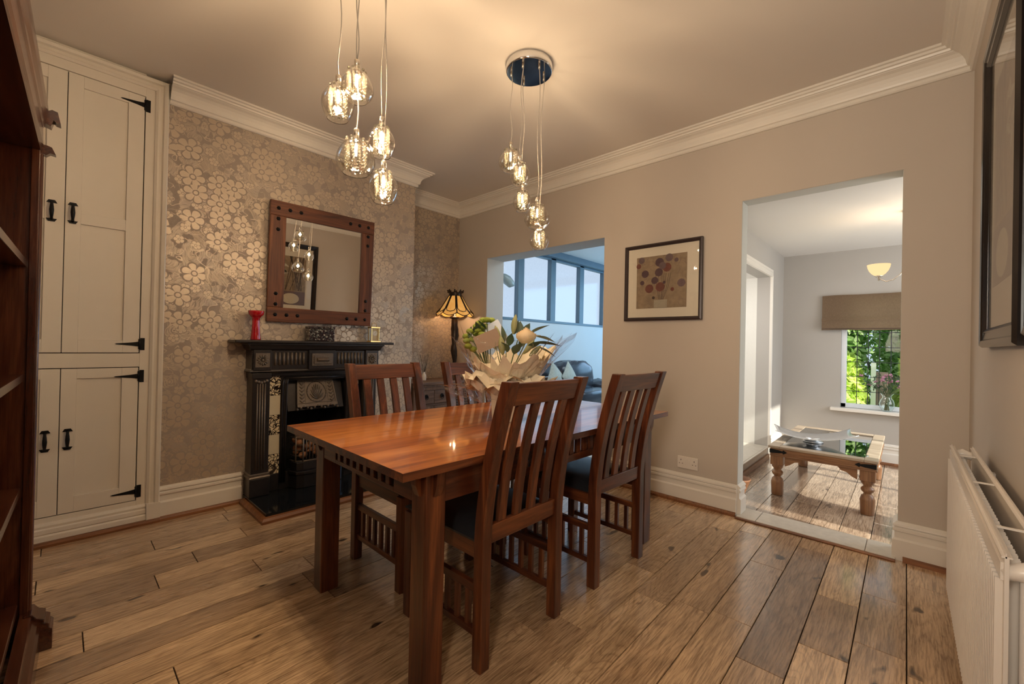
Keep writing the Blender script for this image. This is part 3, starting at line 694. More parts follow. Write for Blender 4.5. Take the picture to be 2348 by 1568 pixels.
# ------------------------------------------------------------------ fireplace
FC = 1.3425
fp = thing('fireplace', 'black cast-iron fireplace with fluted pilasters, cream floral tiles and mantel shelf', 'fireplace', (FC, YB, 0.0))
YP = 3.20
mb = MB(); mb.box(FC-0.572, FC+0.577, 3.145, YB-0.002, 1.092, 1.112); build('mantel_shelf', mb, M['cast'], fp, 0.006)
mb = MB(); mb.sweep([(FC-0.462, YB-0.002), (FC-0.462, YP), (FC+0.465, YP), (FC+0.465, YB-0.002)],
    [(0.034, 1.091), (0.034, 1.082), (0.026, 1.078), (0.018, 1.066), (0.014, 1.052), (0.006, 1.046), (0.0, 1.040), (0.0, 0.915), (0.006, 0.908), (0.010, 0.898), (0.0, 0.890), (-0.01, 0.886), (-0.12, 0.886), (-0.12, 1.091)], side=-1)
build('frieze', mb, M['cast'], fp)
def flute_row(x0, x1, z0, z1, n, y, depth=0.006):
    mb = MB(); p = (x1-x0)/n
    for i in range(n):
        xc = x0+(i+0.5)*p; r = p*0.30
        mb.tube([(xc, y, z0+r), (xc, y, z1-r)], r, 8)
        mb.sphere((xc, y, z1-r), r*1.02, 8, 5)
    return mb
for a, b in ((-0.33, -0.115), (0.115, 0.33)):
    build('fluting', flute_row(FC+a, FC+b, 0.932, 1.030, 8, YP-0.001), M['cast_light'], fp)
mb = MB(); x0, x1 = FC-0.098, FC+0.098
mb.box(x0, x1, YP-0.018, YP, 0.905, 1.046)
build('centre_tablet', mb, M['cast'], fp, 0.003)
mb = MB(); mb.box(x0+0.020, x1-0.020, YP-0.024, YP-0.018, 0.930, 1.022); mb.box(x0+0.034, x1-0.034, YP-0.030, YP-0.024, 0.944, 1.008)
mb.tube([(x0+0.055, YP-0.030, 0.976), (x1-0.055, YP-0.030, 0.976)], 0.014, 10); build('tablet_roll', mb, M['cast_light'], fp, 0.002)
for s in (-1, 1):
    xc = FC+s*0.400
    mb = MB(); mb.box(xc-0.055, xc+0.055, YP-0.014, YP, 0.905, 1.046); build('corner_block', mb, M['cast'], fp, 0.003)
    mb = MB(); mb.box(xc-0.044, xc+0.044, YP-0.018, YP-0.014, 0.928, 1.024)
    for k in range(12):
        a = k*PI/6; mb.tube([(xc+0.008*math.cos(a), YP-0.018, 0.976+0.008*math.sin(a)), (xc+0.024*math.cos(a), YP-0.023, 0.976+0.026*math.sin(a)), (xc+0.036*math.cos(a), YP-0.018, 0.976+0.038*math.sin(a))], [0.003, 0.006, 0.003], 6)
    mb.sphere((xc, YP-0.020, 0.976), 0.009, 10, 6); build('rosette', mb, M['cast_light'], fp)
    # pilaster
    xa, xb = FC+s*0.452, FC+s*0.345; xa, xb = min(xa, xb), max(xa, xb)
    mb = MB(); mb.box(xa, xb, YP+0.004, YB-0.002, 0.19, 0.850); mb.box(xa-0.006, xb+0.006, YP-0.004, YB-0.002, 0.850, 0.887)
    mb.box(xa-0.008, xb+0.008, YP-0.006, YB-0.002, 0.052, 0.172)
    pl_ = build('pilaster', mb, M['cast'], fp, 0.003)
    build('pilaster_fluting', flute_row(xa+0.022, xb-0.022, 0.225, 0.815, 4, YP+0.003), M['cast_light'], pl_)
    mb = MB(); mb.sweep([(xa, YB-0.004), (xa, YP+0.004), (xb, YP+0.004), (xb, YB-0.004)], [(0.010, 0.172), (0.012, 0.180), (0.006, 0.188), (0.008, 0.200), (0.0, 0.206), (-0.01, 0.206), (-0.01, 0.172)], side=-1)
    build('pilaster_base', mb, M['cast_light'], pl_)
    mb = MB()
    for k in range(5): mb.sphere((xa+0.02+k*(xb-xa-0.04)/4, YP+0.001, 0.828+0.006*math.cos(k*PI/2)), 0.010, 8, 5, sy=0.5)
    build('pilaster_capital', mb, M['cast_light'], pl_)
    # tiles
    ta = FC+s*0.327; tb = FC+s*0.258; ta, tb = min(ta, tb), max(ta, tb)
    for k in range(5):
        z0 = 0.168+k*0.1385
        build('tile', MB().box(ta, tb, 3.262, 3.270, z0+0.001, z0+0.1375), M['tile_floral' if k % 2 == 0 else 'tile_plain'], fp, 0.001)
    build('tile_backing', MB().box(ta-0.014, tb+0.004, 3.270, 3.330, 0.05, 0.87), M['cast'], fp)
build('insert_lintel', MB().box(FC-0.345, FC+0.345, 3.235, 3.330, 0.862, 0.888), M['cast'], fp, 0.003)
build('insert_base', MB().box(FC-0.345, FC+0.345, 3.262, 3.332, 0.05, 0.166), M['cast'], fp, 0.003)
mb = MB()
for s in (-1, 1):
    for o, r in ((0.250, 0.008), (0.236, 0.006), (0.224, 0.008)):
        mb.tube([(FC+s*o, 3.252, 0.10), (FC+s*o, 3.252, 0.70), (FC+s*o*0.99, 3.252, 0.80), (FC+s*(o-0.012), 3.252, 0.845)], r, 8)
mb.tube([(FC-0.236, 3.252, 0.842), (FC+0.236, 3.252, 0.842)], 0.010, 8)
mb.box(FC-0.258, FC-0.215, 3.258, 3.332, 0.05, 0.862); mb.box(FC+0.215, FC+0.258, 3.258, 3.332, 0.05, 0.862); mb.box(FC-0.215, FC+0.215, 3.258, 3.332, 0.825, 0.862)
build('arch_moulding', mb, M['cast'], fp)
# splayed cheeks and dark fire chamber
mb = MB()
for s in (-1, 1):
    mb.quad((FC+s*0.215, 3.332, 0.06), (FC+s*0.215, 3.332, 0.83), (FC+s*0.14, 3.56, 0.83), (FC+s*0.14, 3.56, 0.06))
mb.quad((FC-0.14, 3.56, 0.06), (FC+0.14, 3.56, 0.06), (FC+0.14, 3.56, 0.83), (FC-0.14, 3.56, 0.83)); mb.quad((FC-0.215, 3.332, 0.83), (FC+0.215, 3.332, 0.83), (FC+0.14, 3.56, 0.83), (FC-0.14, 3.56, 0.83))
mb.quad((FC-0.215, 3.332, 0.06), (FC+0.215, 3.332, 0.06), (FC+0.14, 3.56, 0.06), (FC-0.14, 3.56, 0.06))
build('fire_chamber', mb, M['soot'], fp, recalc=False)
# hood with ornate plate
mb = MB(); T = [(-0.205, 3.330, 0.835), (0.205, 3.330, 0.835), (0.205, 3.262, 0.60), (-0.205, 3.262, 0.60)]
mb.quad(*[(FC+a, b, c) for a, b, c in T])
mb.quad((FC-0.205, 3.262, 0.60), (FC+0.205, 3.262, 0.60), (FC+0.205, 3.33, 0.60), (FC-0.205, 3.33, 0.60)); 
hd = build('hood', mb, M['cast'], fp)
def hp(u, v, o=0.0):   # point on the sloping hood: u -1..1, v 0..1 from top
    w = 0.132+0.016*v; return Vector((FC+u*w, 3.318-0.062*v-o*0.96, 0.825-0.185*v-o*0.26))
mb = MB(); 
def hbox(u0, u1, v0, v1, o0, o1):
    i = len(mb.v)
    for o in (o0, o1):
        for u, v in ((u0, v0), (u1, v0), (u1, v1), (u0, v1)): mb.v.append(tuple(hp(u, v, o)))
    for q in ((0,1,2,3), (7,6,5,4), (0,4,5,1), (1,5,6,2), (2,6,7,3), (3,7,4,0)): mb.face([i+k for k in q])
hbox(-1, 1, 0, 1, 0.0, 0.008)
hbox(-1, 1, 0, 0.07, 0.008, 0.014); hbox(-1, 1, 0.93, 1.05, 0.008, 0.018); hbox(-1, -0.93, 0.07, 0.93, 0.008, 0.014); hbox(0.93, 1, 0.07, 0.93, 0.008, 0.014)
hbox(-0.60, -0.56, 0.1, 0.9, 0.008, 0.012); hbox(0.56, 0.60, 0.1, 0.9, 0.008, 0.012)
for k in range(22):
    t = 2*PI*k/22; a = hp(0.50*math.cos(t), 0.5+0.40*math.sin(t), 0.010); t2_ = 2*PI*(k+1)/22; b = hp(0.50*math.cos(t2_), 0.5+0.40*math.sin(t2_), 0.010); mb.tube([a, b], 0.0035, 6)
for k in range(9):
    t = PI*(0.1+0.8*k/8); mb.tube([hp(0, 0.80, 0.010), hp(0.22*math.cos(t), 0.80-0.34*math.sin(t), 0.014), hp(0.36*math.cos(t), 0.76-0.56*math.sin(t), 0.009)], [0.003, 0.006, 0.002], 6)
for s in (-1, 1):
    for k in range(6): 
        vv = 0.16+k*0.135; mb.tube([hp(s*0.65, vv, 0.009), hp(s*0.76, vv+0.05, 0.013), hp(s*0.88, vv-0.02, 0.009)], [0.003, 0.0055, 0.003], 6)
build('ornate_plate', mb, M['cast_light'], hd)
mb = MB()
for k in range(13):
    u = -1+2*k/12; p = hp(u, 1.03, 0.012); mb.sphere((p.x, p.y, p.z-0.012-0.010*math.cos(k*PI/2)), 0.010, 8, 5)
build('hood_fringe', mb, M['cast_light'], hd)
# grate
mb = MB(); ga = [(FC-0.17, 3.30), (FC-0.155, 3.235), (FC-0.115, 3.205), (FC+0.115, 3.205), (FC+0.155, 3.235), (FC+0.17, 3.30)]
for z in (0.235, 0.275, 0.315, 0.355, 0.405):
    r = 0.006 if z in (0.235, 0.405) else 0.0035
    pts = ga if z in (0.235, 0.405) else ga
    if z in (0.235, 0.405): mb.tube([(x, y, z) for x, y in ga], r, 8)
    else:
        mb.tube([(x, y, z) for x, y in ga[:3]], r, 6); mb.tube([(x, y, z) for x, y in ga[3:]], r, 6)
for k in range(11): x = FC-0.115+0.23*k/10; mb.cyl((x, 3.205, 0.235), (x, 3.205, 0.405), 0.004, n=8)
for x, y in (ga[1], ga[2], ga[3], ga[4]): mb.cyl((x, y, 0.19), (x, y, 0.415), 0.006, n=8); mb.sphere((x, y, 0.424), 0.010, 8, 6)
build('fire_grate', mb, M['cast_light'], fp)
mb = MB(); r = random.Random(3)
for _ in range(46):
    c = (FC+r.uniform(-0.135, 0.135), r.uniform(3.235, 3.32), 0.36+r.uniform(-0.1, 0.065)); mb.sphere(c, r.uniform(0.018, 0.03), 7, 5, r.uniform(0.8, 1.2), r.uniform(0.8, 1.2), r.uniform(0.7, 1))
cl = build('coals', mb, M['coal'], fp); cl['kind'] = 'stuff'
mb = MB(); mb.prism([(FC-0.19, 3.262), (FC-0.165, 3.185), (FC-0.12, 3.165), (FC+0.12, 3.165), (FC+0.165, 3.185), (FC+0.19, 3.262)], 'z', 0.052, 0.150)
mb.prism([(FC-0.20, 3.265), (FC-0.172, 3.176), (FC-0.124, 3.155), (FC+0.124, 3.155), (FC+0.172, 3.176), (FC+0.20, 3.265)], 'z', 0.150, 0.172)
mb.prism([(FC-0.18, 3.265), (FC-0.16, 3.20), (FC-0.12, 3.185), (FC+0.12, 3.185), (FC+0.16, 3.20), (FC+0.18, 3.265)], 'z', 0.172, 0.232)
ac = build('ash_cover', mb, M['cast'], fp, 0.003)
build('ash_cover_knob', MB().sphere((FC-0.03, 3.160, 0.105), 0.010, 10, 7), M['brass'], ac)
ht = thing('hearth', 'polished black stone hearth slab edged with an oak strip', 'hearth', (FC, 3.0, 0.0))
build('slab', MB().box(FC-0.462, FC+0.462, 2.845, YB-0.002, 0.001, 0.050), M['granite'], ht, 0.003)
mb = MB(); mb.sweep([(FC-0.463, YB-0.046), (FC-0.463, 2.844), (FC+0.463, 2.844), (FC+0.463, YB-0.046)], [(0, 0.0), (0.030, 0.0), (0.030, 0.016), (0.018, 0.030), (0, 0.034)], side=-1)
build('oak_edge_strip', mb, M['bead_x'], ht)

# ------------------------------------------------------------------ mirror
mt = Matrix.Translation(Vector((1.383, 3.322, 1.245))) @ Matrix.Rotation(math.radians(1.8), 4, 'X') @ Matrix.Rotation(math.radians(-1.2), 4, 'Z')
mr = thing('wall_mirror', 'large square mirror in a studded dark brown wooden frame above the mantel', 'mirror', (1.383, 3.322, 1.245))
mr.rotation_euler = (math.radians(2.3), 0, math.radians(-2.0)); mr.location = (1.383, 3.314, 1.245)
w2, hh, fwid = 0.388, 0.860, 0.105
for z_ in (0, hh-fwid): build('frame_rail', MB().box(-w2, w2, -0.030, 0.0, z_, z_+fwid), M['oakdark_x'], mr, 0.004, world=False)
for x_ in (-w2, w2-fwid): build('frame_stile', MB().box(x_, x_+fwid, -0.0302, 0.0, fwid, hh-fwid), M['oakdark_z'], mr, 0.004, world=False)
build('glass', MB().box(-w2+fwid-0.003, w2-fwid+0.003, -0.016, -0.012, fwid-0.003, hh-fwid+0.003), M['mirror'], mr, world=False)
for sx in (-1, 1):
    for sz in (0, 1):
        for k, (a, b) in enumerate(((0, 0), (1, 0), (2, 0), (0, 1), (0, 2))):
            x = sx*(w2-fwid*0.5-a*0.075); z = (hh-fwid*0.5-b*0.075) if sz else (fwid*0.5+b*0.075)
            m = MB(); m.smooth = True
            rows = [[(x+r_*math.cos(t*PI/6)*(1+0.12*math.cos(t*PI)), -0.030-y_, z+r_*math.sin(t*PI/6)*(1+0.12*math.cos(t*PI))) for t in range(12)] for r_, y_ in ((0.0135, 0), (0.012, 0.003), (0.007, 0.007), (0.001, 0.009))]
            m.grid(rows, False, True); build('stud', m, M['iron'], mr, world=False)

# ------------------------------------------------------------------ things on the mantel
rv = MB(); rv.lathe([(0.031, 1.1125), (0.032, 1.118), (0.028, 1.15), (0.0245, 1.20), (0.023, 1.24), (0.0245, 1.262), (0.034, 1.272), (0.045, 1.285), (0.0485, 1.302), (0.0485, 1.310), (0.045, 1.309), (0.040, 1.290), (0.026, 1.279), (0.010, 1.276)], 0.910, 3.235, 28, True, True)
v = build('red_vase', rv, M['red_glass']); tag(v, 'ruby red glass vase with a flared bowl top at the left of the mantel', 'vase')
bx = thing('trinket_box', 'small dark mosaic beaded box in the middle of the mantel', 'box', (1.345, 3.24, 1.112))
build('box_body', MB().box(1.253, 1.440, 3.205, 3.285, 1.1125, 1.200), M['mosaic'], bx, 0.004)
build('lid', MB().box(1.250, 1.443, 3.202, 3.288, 1.202, 1.222), M['mosaic'], bx, 0.004)
ck = thing('carriage_clock', 'small brass carriage clock with a top handle at the right of the mantel', 'clock', (1.785, 3.24, 1.112))
mb = MB(); mb.box(1.740, 1.830, 3.205, 3.275, 1.1125, 1.124); mb.box(1.744, 1.826, 3.209, 3.271, 1.228, 1.240)
for x in (1.749, 1.815):
    for y in (3.214, 3.260): mb.box(x, x+0.006, y, y+0.006, 1.124, 1.228)
build('case', mb, M['brass'], ck, 0.0015)
build('dial_plate', MB().box(1.756, 1.814, 3.220, 3.224, 1.126, 1.226), M['dial_gilt'], ck)
mb = MB(); mb.lathe([(0.021, 0), (0.021, 0.001)], 0, 0, 24)
mb.v = [(1.785+a, 3.2195-c, 1.186+b) for a, b, c in mb.v]; dl = build('dial', mb, M['mat_board'], ck)
mb = MB()
for k in range(12): a = k*PI/6; mb.box(-0.0008, 0.0008, -0.001, 0, 0.015, 0.019, Matrix.Translation((1.785, 3.2183, 1.186)) @ Matrix.Rotation(a, 4, 'Y'))
for a, L in ((0.6, 0.013), (4.2, 0.009)): mb.box(-0.0008, 0.0008, -0.0012, 0, 0, L, Matrix.Translation((1.785, 3.218, 1.186)) @ Matrix.Rotation(a, 4, 'Y'))
build('hands', mb, M['dark'], dl)
build('glass_front', MB().box(1.752, 1.820, 3.212, 3.2125, 1.125, 1.227), M['glass'], ck)
build('handle', MB().tube([(1.762, 3.24, 1.240), (1.760, 3.24, 1.256), (1.768, 3.24, 1.260), (1.766, 3.24, 1.270), (1.804, 3.24, 1.270), (1.802, 3.24, 1.260), (1.810, 3.24, 1.256), (1.808, 3.24, 1.240)], 0.0022, 8), M['brass'], ck)

# ------------------------------------------------------------------ sideboard, lamp, diffuser in the alcove
SY = 3.362
sb = thing('sideboard', 'low dark elm sideboard with ring-pull drawers and lattice doors in the alcove', 'sideboard', (2.69, SY, 0.0))
mb = MB(); mb.box(2.255, 3.100, SY-0.012, 3.760, 0.708, 0.735); build('top', mb, M['side_x'], sb, 0.004)
mb = MB(); mb.box(2.27, 3.085, SY+0.012, 3.755, 0.10, 0.707); mb.box(2.262, 3.092, SY-0.004, 3.755, 0.690, 0.707)
for x in (2.27, 2.690, 3.035): mb.box(x, x+0.05, SY, SY+0.013, 0.0, 0.690)
mb.box(2.32, 3.04, SY+0.002, SY+0.013, 0.655, 0.690); mb.box(2.32, 3.04, SY+0.002, SY+0.013, 0.10, 0.14); mb.box(2.32, 2.69, SY+0.002, SY+0.013, 0.505, 0.525)
for x in (2.27, 3.035): mb.box(x, x+0.05, 3.70, 3.75, 0.0, 0.10)
build('carcass', mb, M['side_z'], sb, 0.002)
for xa, xb in ((2.322, 2.503), (2.507, 2.688)):
    d = build('drawer', MB().box(xa, xb, SY-0.004, SY+0.010, 0.527, 0.653), M['side_x'], sb, 0.003)
    m = MB(); xc = (xa+xb)/2; m.lathe([(0.020, 0), (0.020, 0.002)], 0, 0, 14); m.v = [(xc+a, SY-0.004-c, 0.600+b) for a, b, c in m.v]
    m.tube([(xc+0.019*math.cos(t*PI/8), SY-0.010, 0.590+0.021*math.sin(t*PI/8)) for t in range(17)], 0.003, 6); build('ring_pull', m, M['iron'], d)
    d = build('door', MB().box(xa, xb, SY-0.004, SY+0.010, 0.142, 0.503), M['side_z'], sb, 0.003)
mb = MB(); lx0, lx1, lz0, lz1 = 2.745, 3.030, 0.142, 0.653
mb.box(lx0, lx0+0.035, SY-0.004, SY+0.006, lz0, lz1); mb.box(lx1-0.035, lx1, SY-0.004, SY+0.006, lz0, lz1); mb.box(lx0, lx1, SY-0.004, SY+0.006, lz1-0.03, lz1); mb.box(lx0, lx1, SY-0.004, SY+0.006, lz0, lz0+0.03)
n = 8
for k in range(n+1): x = lx0+0.035+(lx1-lx0-0.07)*k/n; mb.box(x-0.0065, x+0.0065, SY-0.002, SY+0.002, lz0, lz1)
z = lz0+0.03
while z < lz1-0.02: mb.box(lx0, lx1, SY-0.0025, SY+0.0015, z-0.006, z+0.006); z += 0.0272
build('lattice_door', mb, M['side_z'], sb)
build('lattice_backing', MB().box(lx0, lx1, SY+0.008, SY+0.0115, lz0, lz1), M['dark'], sb)

lx, ly = 2.905, 3.56
tl = thing('table_lamp', 'leaded amber glass table lamp with a bronze crown and figured stem', 'lamp', (lx, ly, 0.735))
mb = MB(); mb.lathe([(0.085, 0.7355), (0.088, 0.742), (0.080, 0.756), (0.062, 0.768), (0.040, 0.785), (0.034, 0.80), (0.044, 0.815), (0.028, 0.835)], lx, ly, 24); build('base', mb, M['bronze'], tl)
pr = [(0.018, 0.83), (0.016, 0.87), (0.022, 0.93), (0.030, 0.985), (0.034, 1.04), (0.030, 1.085), (0.024, 1.11), (0.036, 1.15), (0.042, 1.20), (0.038, 1.24), (0.040, 1.27), (0.034, 1.31), (0.036, 1.37), (0.030, 1.378), (0.055, 1.384), (0.058, 1.392), (0.052, 1.400), (0.014, 1.404), (0.012, 1.60)]
mb = MB(); n = 20; mb.smooth = True
rows = [[(lx+0.006*math.sin(z*22)+r*math.cos(t*2*PI/n)*(1+0.12*math.sin(3*t*2*PI/n+z*30)), ly+r*math.sin(t*2*PI/n)*(1+0.10*math.cos(2*t*2*PI/n+z*26)), z) for t in range(n)] for r, z in pr]
mb.grid(rows, False, True); build('stem', mb, M['bronze'], tl)
NP = 8
def shp(a, r, z): return Vector((lx+r*math.cos(a), ly+r*math.sin(a), z))
SH = [(0.068, 1.625), (0.105, 1.560), (0.145, 1.495), (0.180, 1.440)]
for k in range(NP):
    a0, a1 = 2*PI*k/NP+0.2, 2*PI*(k+1)/NP+0.2; am = (a0+a1)/2
    mb = MB(); rows = []
    for r, z in SH: rows.append([shp(a0+(a1-a0)*j/4, r*(1 if j in (0, 4) else 1.0), z) for j in range(5)])
    rows.append([shp(a0+(a1-a0)*j/4, 0.196+(0.004 if j == 2 else 0), 1.440-0.030*math.sin(PI*j/4)-0.004) for j in range(5)])
    mb.grid(rows); pn = build('shade_panel', mb, M['amber'], tl, recalc=False)
    m = MB(); inner = [shp(a0+0.10, 0.072, 1.620), shp(a0+0.07, 0.12, 1.535), shp(a0+0.07, 0.155, 1.478), shp(a0+0.18, 0.172, 1.455), shp(am, 0.178, 1.447), shp(a1-0.18, 0.172, 1.455), shp(a1-0.07, 0.155, 1.478), shp(a1-0.07, 0.12, 1.535), shp(a1-0.10, 0.072, 1.620)]
    m.tube([p+Vector((0, 0, 0.002)) for p in inner], 0.0042, 6)
    m.tube([shp(a0, 0.069, 1.625), shp(a0, 0.147, 1.494), shp(a0, 0.198, 1.438)], 0.007, 6)
    m.tube([shp(a0+(a1-a0)*j/8, 0.197+0.003, 1.438-0.030*math.sin(PI*j/8)-0.002) for j in range(9)], 0.0045, 6)
    build('leading', m, M['bronze'], pn)
mb = MB(); mb.lathe([(0.070, 1.622), (0.072, 1.632), (0.066, 1.640), (0.074, 1.662)], lx, ly, 24, False, False)
for k in range(NP):
    a = 2*PI*k/NP; 
    for dz, dr, rr in ((1.668, 0.076, 0.012), (1.683, 0.082, 0.009), (1.672, 0.079, 0.007)):
        p = shp(a+(0.22 if rr < 0.008 else 0), dr, dz); mb.sphere(tuple(p), rr, 8, 6)
build('crown', mb, M['bronze'], tl)
build('bulb', MB().sphere((lx, ly, 1.52), 0.024, 12, 8), M['bulb'], tl)
lamp(tl, (lx, ly, 1.47), 3.2, (1, 0.66, 0.36), 0.03)

df = thing('reed_diffuser', 'clear bottle reed diffuser with dark sticks on the sideboard', 'diffuser', (2.52, 3.56, 0.735))
build('bottle', MB().lathe([(0.022, 0.7355), (0.024, 0.742), (0.024, 0.790), (0.014, 0.802), (0.012, 0.822)], 2.52, 3.56, 16, True, False), M['plastic'], df)
mb = MB(); r = random.Random(12)
for k in range(9):
    a = k*2*PI/9; L = 0.075*r.uniform(0.5, 1.1); mb.cyl((2.52-0.008*math.cos(a), 3.56-0.008*math.sin(a), 0.745), (2.52+L*math.cos(a), 3.56+L*math.sin(a), 0.985+0.02*r.random()), 0.0015, n=5)
st = build('reeds', mb, M['reed'], df)

# ------------------------------------------------------------------ dining table
TX, TY, TL, TW, TZ, TH = 0.682, 1.055, 1.788, 0.947, 0.740, -0.0147
dt = thing('dining_table', 'long red-brown sheesham dining table with slatted apron and square legs', 'table', (TX, TY, 0.0))
dt.rotation_euler = (0, 0, TH)
mb = MB(); r = random.Random(4); nb = 7
for k in range(nb):
    y0, y1 = TW*k/nb, TW*(k+1)/nb; x = 0.0
    cuts = [0.0, TL] if k % 2 == 0 else [0.0, r.uniform(0.5, 1.3), TL]
    for a, b in zip(cuts, cuts[1:]): mb.att = r.random(); mb.box(a, b, y0, y1, TZ-0.026, TZ)
mb.att = 0.4
for i, f in enumerate(mb.f):
    if i % 6 > 1: mb.mi[i] = 1
build('tabletop', mb, [M['table_top'], M['chair_x']], dt, world=False)
ins, lg = 0.112, 0.079
apz0, apz1 = 0.600, TZ-0.027
insy = 0.045
for sx in (0, 1):
    for sy in (0, 1):
        xa = ins if sx == 0 else TL-ins-lg; ya = insy if sy == 0 else TW-insy-lg
        l = build('leg', MB().box(xa, xa+lg, ya, ya+lg, 0.0, TZ-0.027), M['chair_z'], dt, 0.004, world=False)
        m = MB(); s = 1 if sy == 1 else -1; yf = ya+lg if sy else ya
        m.prism([(yf, 0.712), (yf+s*0.022, 0.712), (yf+s*0.018, 0.665), (yf+s*0.006, 0.630), (yf, 0.628)], 'x', xa+0.028, xa+0.057)
        s2 = 1 if sx == 1 else -1; xf = xa+lg if sx else xa
        m.prism([(xf, 0.712), (xf+s2*0.022, 0.712), (xf+s2*0.018, 0.665), (xf+s2*0.006, 0.630), (xf, 0.628)], 'y', ya+0.028, ya+0.057)
        build('corbel', m, M['chair_z'], l, world=False)
for sy in (0, 1):
    y0 = insy+0.003 if sy == 0 else TW-insy-0.025; y1 = y0+0.022; xa, xb = ins+lg, TL-ins-lg
    mb = MB(); s0, s1 = 0.55, 1.24
    mb.box(xa, s0, y0, y1, apz0, apz1); mb.box(s1, xb, y0, y1, apz0, apz1); mb.box(s0, s1, y0, y1, apz0, 0.632); mb.box(s0, s1, y0, y1, 0.702, apz1)
    x = s0+0.022
    while x < s1-0.02: mb.box(x, x+0.030, y0+0.003, y1-0.003, 0.632, 0.702); x += 0.052
    build('apron', mb, M['chair_x'], dt, 0.0015, world=False)
for sx in (0, 1):
    x0 = ins+0.002 if sx == 0 else TL-ins-0.024; x1 = x0+0.022; ya, yb = insy+lg, TW-insy-lg
    mb = MB(); s0, s1 = 0.24, TW-0.24
    mb.box(x0, x1, ya, s0, apz0, apz1); mb.box(x0, x1, s1, yb, apz0, apz1); mb.box(x0, x1, s0, s1, apz0, 0.617); mb.box(x0, x1, s0, s1, 0.645, apz1)
    y = s0+0.030
    while y < s1-0.02: mb.box(x0, x1, y, y+0.026, 0.617, 0.645); y += 0.056
    build('apron', mb, M['chair_y'], dt, 0.0015, world=False)
    build('apron_slot_shade', MB().box((x0+0.014) if sx == 0 else (x0+0.002), (x0+0.020) if sx == 0 else (x0+0.008), s0, s1, 0.612, 0.650), M['dark'], dt, world=False)  # dark sheet standing in for the shade seen through the slots

# ------------------------------------------------------------------ dining chairs (local: back at y=0 side, seat towards +y)
CW = 0.455
def backy(z):   # rake of the back posts: leans towards -y above the seat
    if z <= 0.44: return 0.0
    t = (z-0.44)/0.555; return -0.115*t**1.25+0.012*math.sin(PI*t)
def curved(x0, x1, z0, z1, t0, t1, n=10):
    mb = MB(); rows = []
    for i in range(n+1):
        z = z0+(z1-z0)*i/n; y = backy(z); rows.append([(x0, y+t0, z), (x1, y+t0, z), (x1, y+t1, z), (x0, y+t1, z)])
    b = mb.grid(rows, False, True); mb.face((b, b+1, b+2, b+3)); e = b+n*4; mb.face((e+3, e+2, e+1, e)); return mb
def make_chair():
    t = thing('dining_chair', '', 'chair')
    L = 0.044
    for s in (-1, 1):
        xa = s*(CW/2)-(L if s > 0 else 0)
        mb = curved(xa, xa+L, 0.0, 0.997, 0.0, L, 22); build('leg', mb, M['chair_z'], t, 0.003, world=False)
        build('leg', MB().box(xa, xa+L, 0.425, 0.425+L, 0.0, 0.425), M['chair_z'], t, 0.003, world=False)
        # slatted side stretcher
        x0 = xa+0.011; x1 = x0+0.020
        m = MB(); m.box(x0, x1, L, 0.425, 0.255, 0.285); m.box(x0, x1, L, 0.425, 0.105, 0.130); st = build('side_stretcher', m, M['chair_y'], t, 0.002, world=False)
        for k in range(6):
            y = L+0.045+k*(0.425-L-0.09)/5; build('spindle', MB().box(x0+0.002, x1-0.002, y-0.010, y+0.010, 0.130, 0.255), M['chair_z'], st, 0.001, world=False)
        build('seat_rail', MB().box(x0, x1, L, 0.425, 0.375, 0.432), M['chair_y'], t, 0.002, world=False)
    xi = CW/2-L
    build('seat_rail', MB().box(-xi, xi, 0.433, 0.455, 0.375, 0.425), M['chair_x'], t, 0.002, world=False)
    build('lower_back_rail', curved(-xi, xi, 0.425, 0.490, 0.010, 0.034, 4), M['chair_x'], t, 0.003, world=False)
    build('top_rail', curved(-xi, xi, 0.912, 0.990, 0.008, 0.034, 4), M['chair_x'], t, 0.003, world=False)
    SWD = 0.041; gap = (2*xi-4*SWD)/5
    for k in range(4):
        x = -xi+gap+k*(SWD+gap); build('slat', curved(x, x+SWD, 0.490, 0.912, 0.014, 0.030, 12), M['chair_z'], t, 0.002, world=False)
    # padded seat
    mb = MB(); mb.smooth = True; rows = []; nx, ny = 12, 12
    for j in range(ny+1):
        v_ = j/ny; row = []
        for i in range(nx+1):
            u_ = i/nx; x = -CW/2+0.006+(CW-0.012)*u_; y = 0.040+0.435*v_
            d = (1-abs(2*u_-1)**6)*(1-abs(2*v_-1)**6); row.append((x, y, 0.440+0.040*max(0, d)**0.45))
        rows.append(row)
    mb.grid(rows); mb.smooth = False; mb.box(-CW/2+0.006, CW/2-0.006, 0.040, 0.475, 0.4335, 0.4405)
    build('seat', mb, M['seat'], t, world=False)
    return t
ch = make_chair()
spots = [((1.214, 1.037), 0.0, 'near dining chair, left of the two seen from behind with their backs to the camera', 0),
         ((1.920, 1.025), -2.0, 'near dining chair, right of the two seen from behind, beside the wall picture', 0),
         ((1.275, 2.095), 180.0, 'far dining chair facing the camera in front of the fireplace', 0),
         ((1.915, 2.095), 180.0, 'far dining chair facing the camera behind the bouquet and in front of the sideboard', 0)]
for i, ((x, y), a, lab, _) in enumerate(spots):
    c = ch if i == 0 else copy_tree(ch)
    c.location = (x, y, 0); c.rotation_euler = (0, 0, math.radians(a)); c['label'] = lab; c['group'] = 'dining chairs around the table'

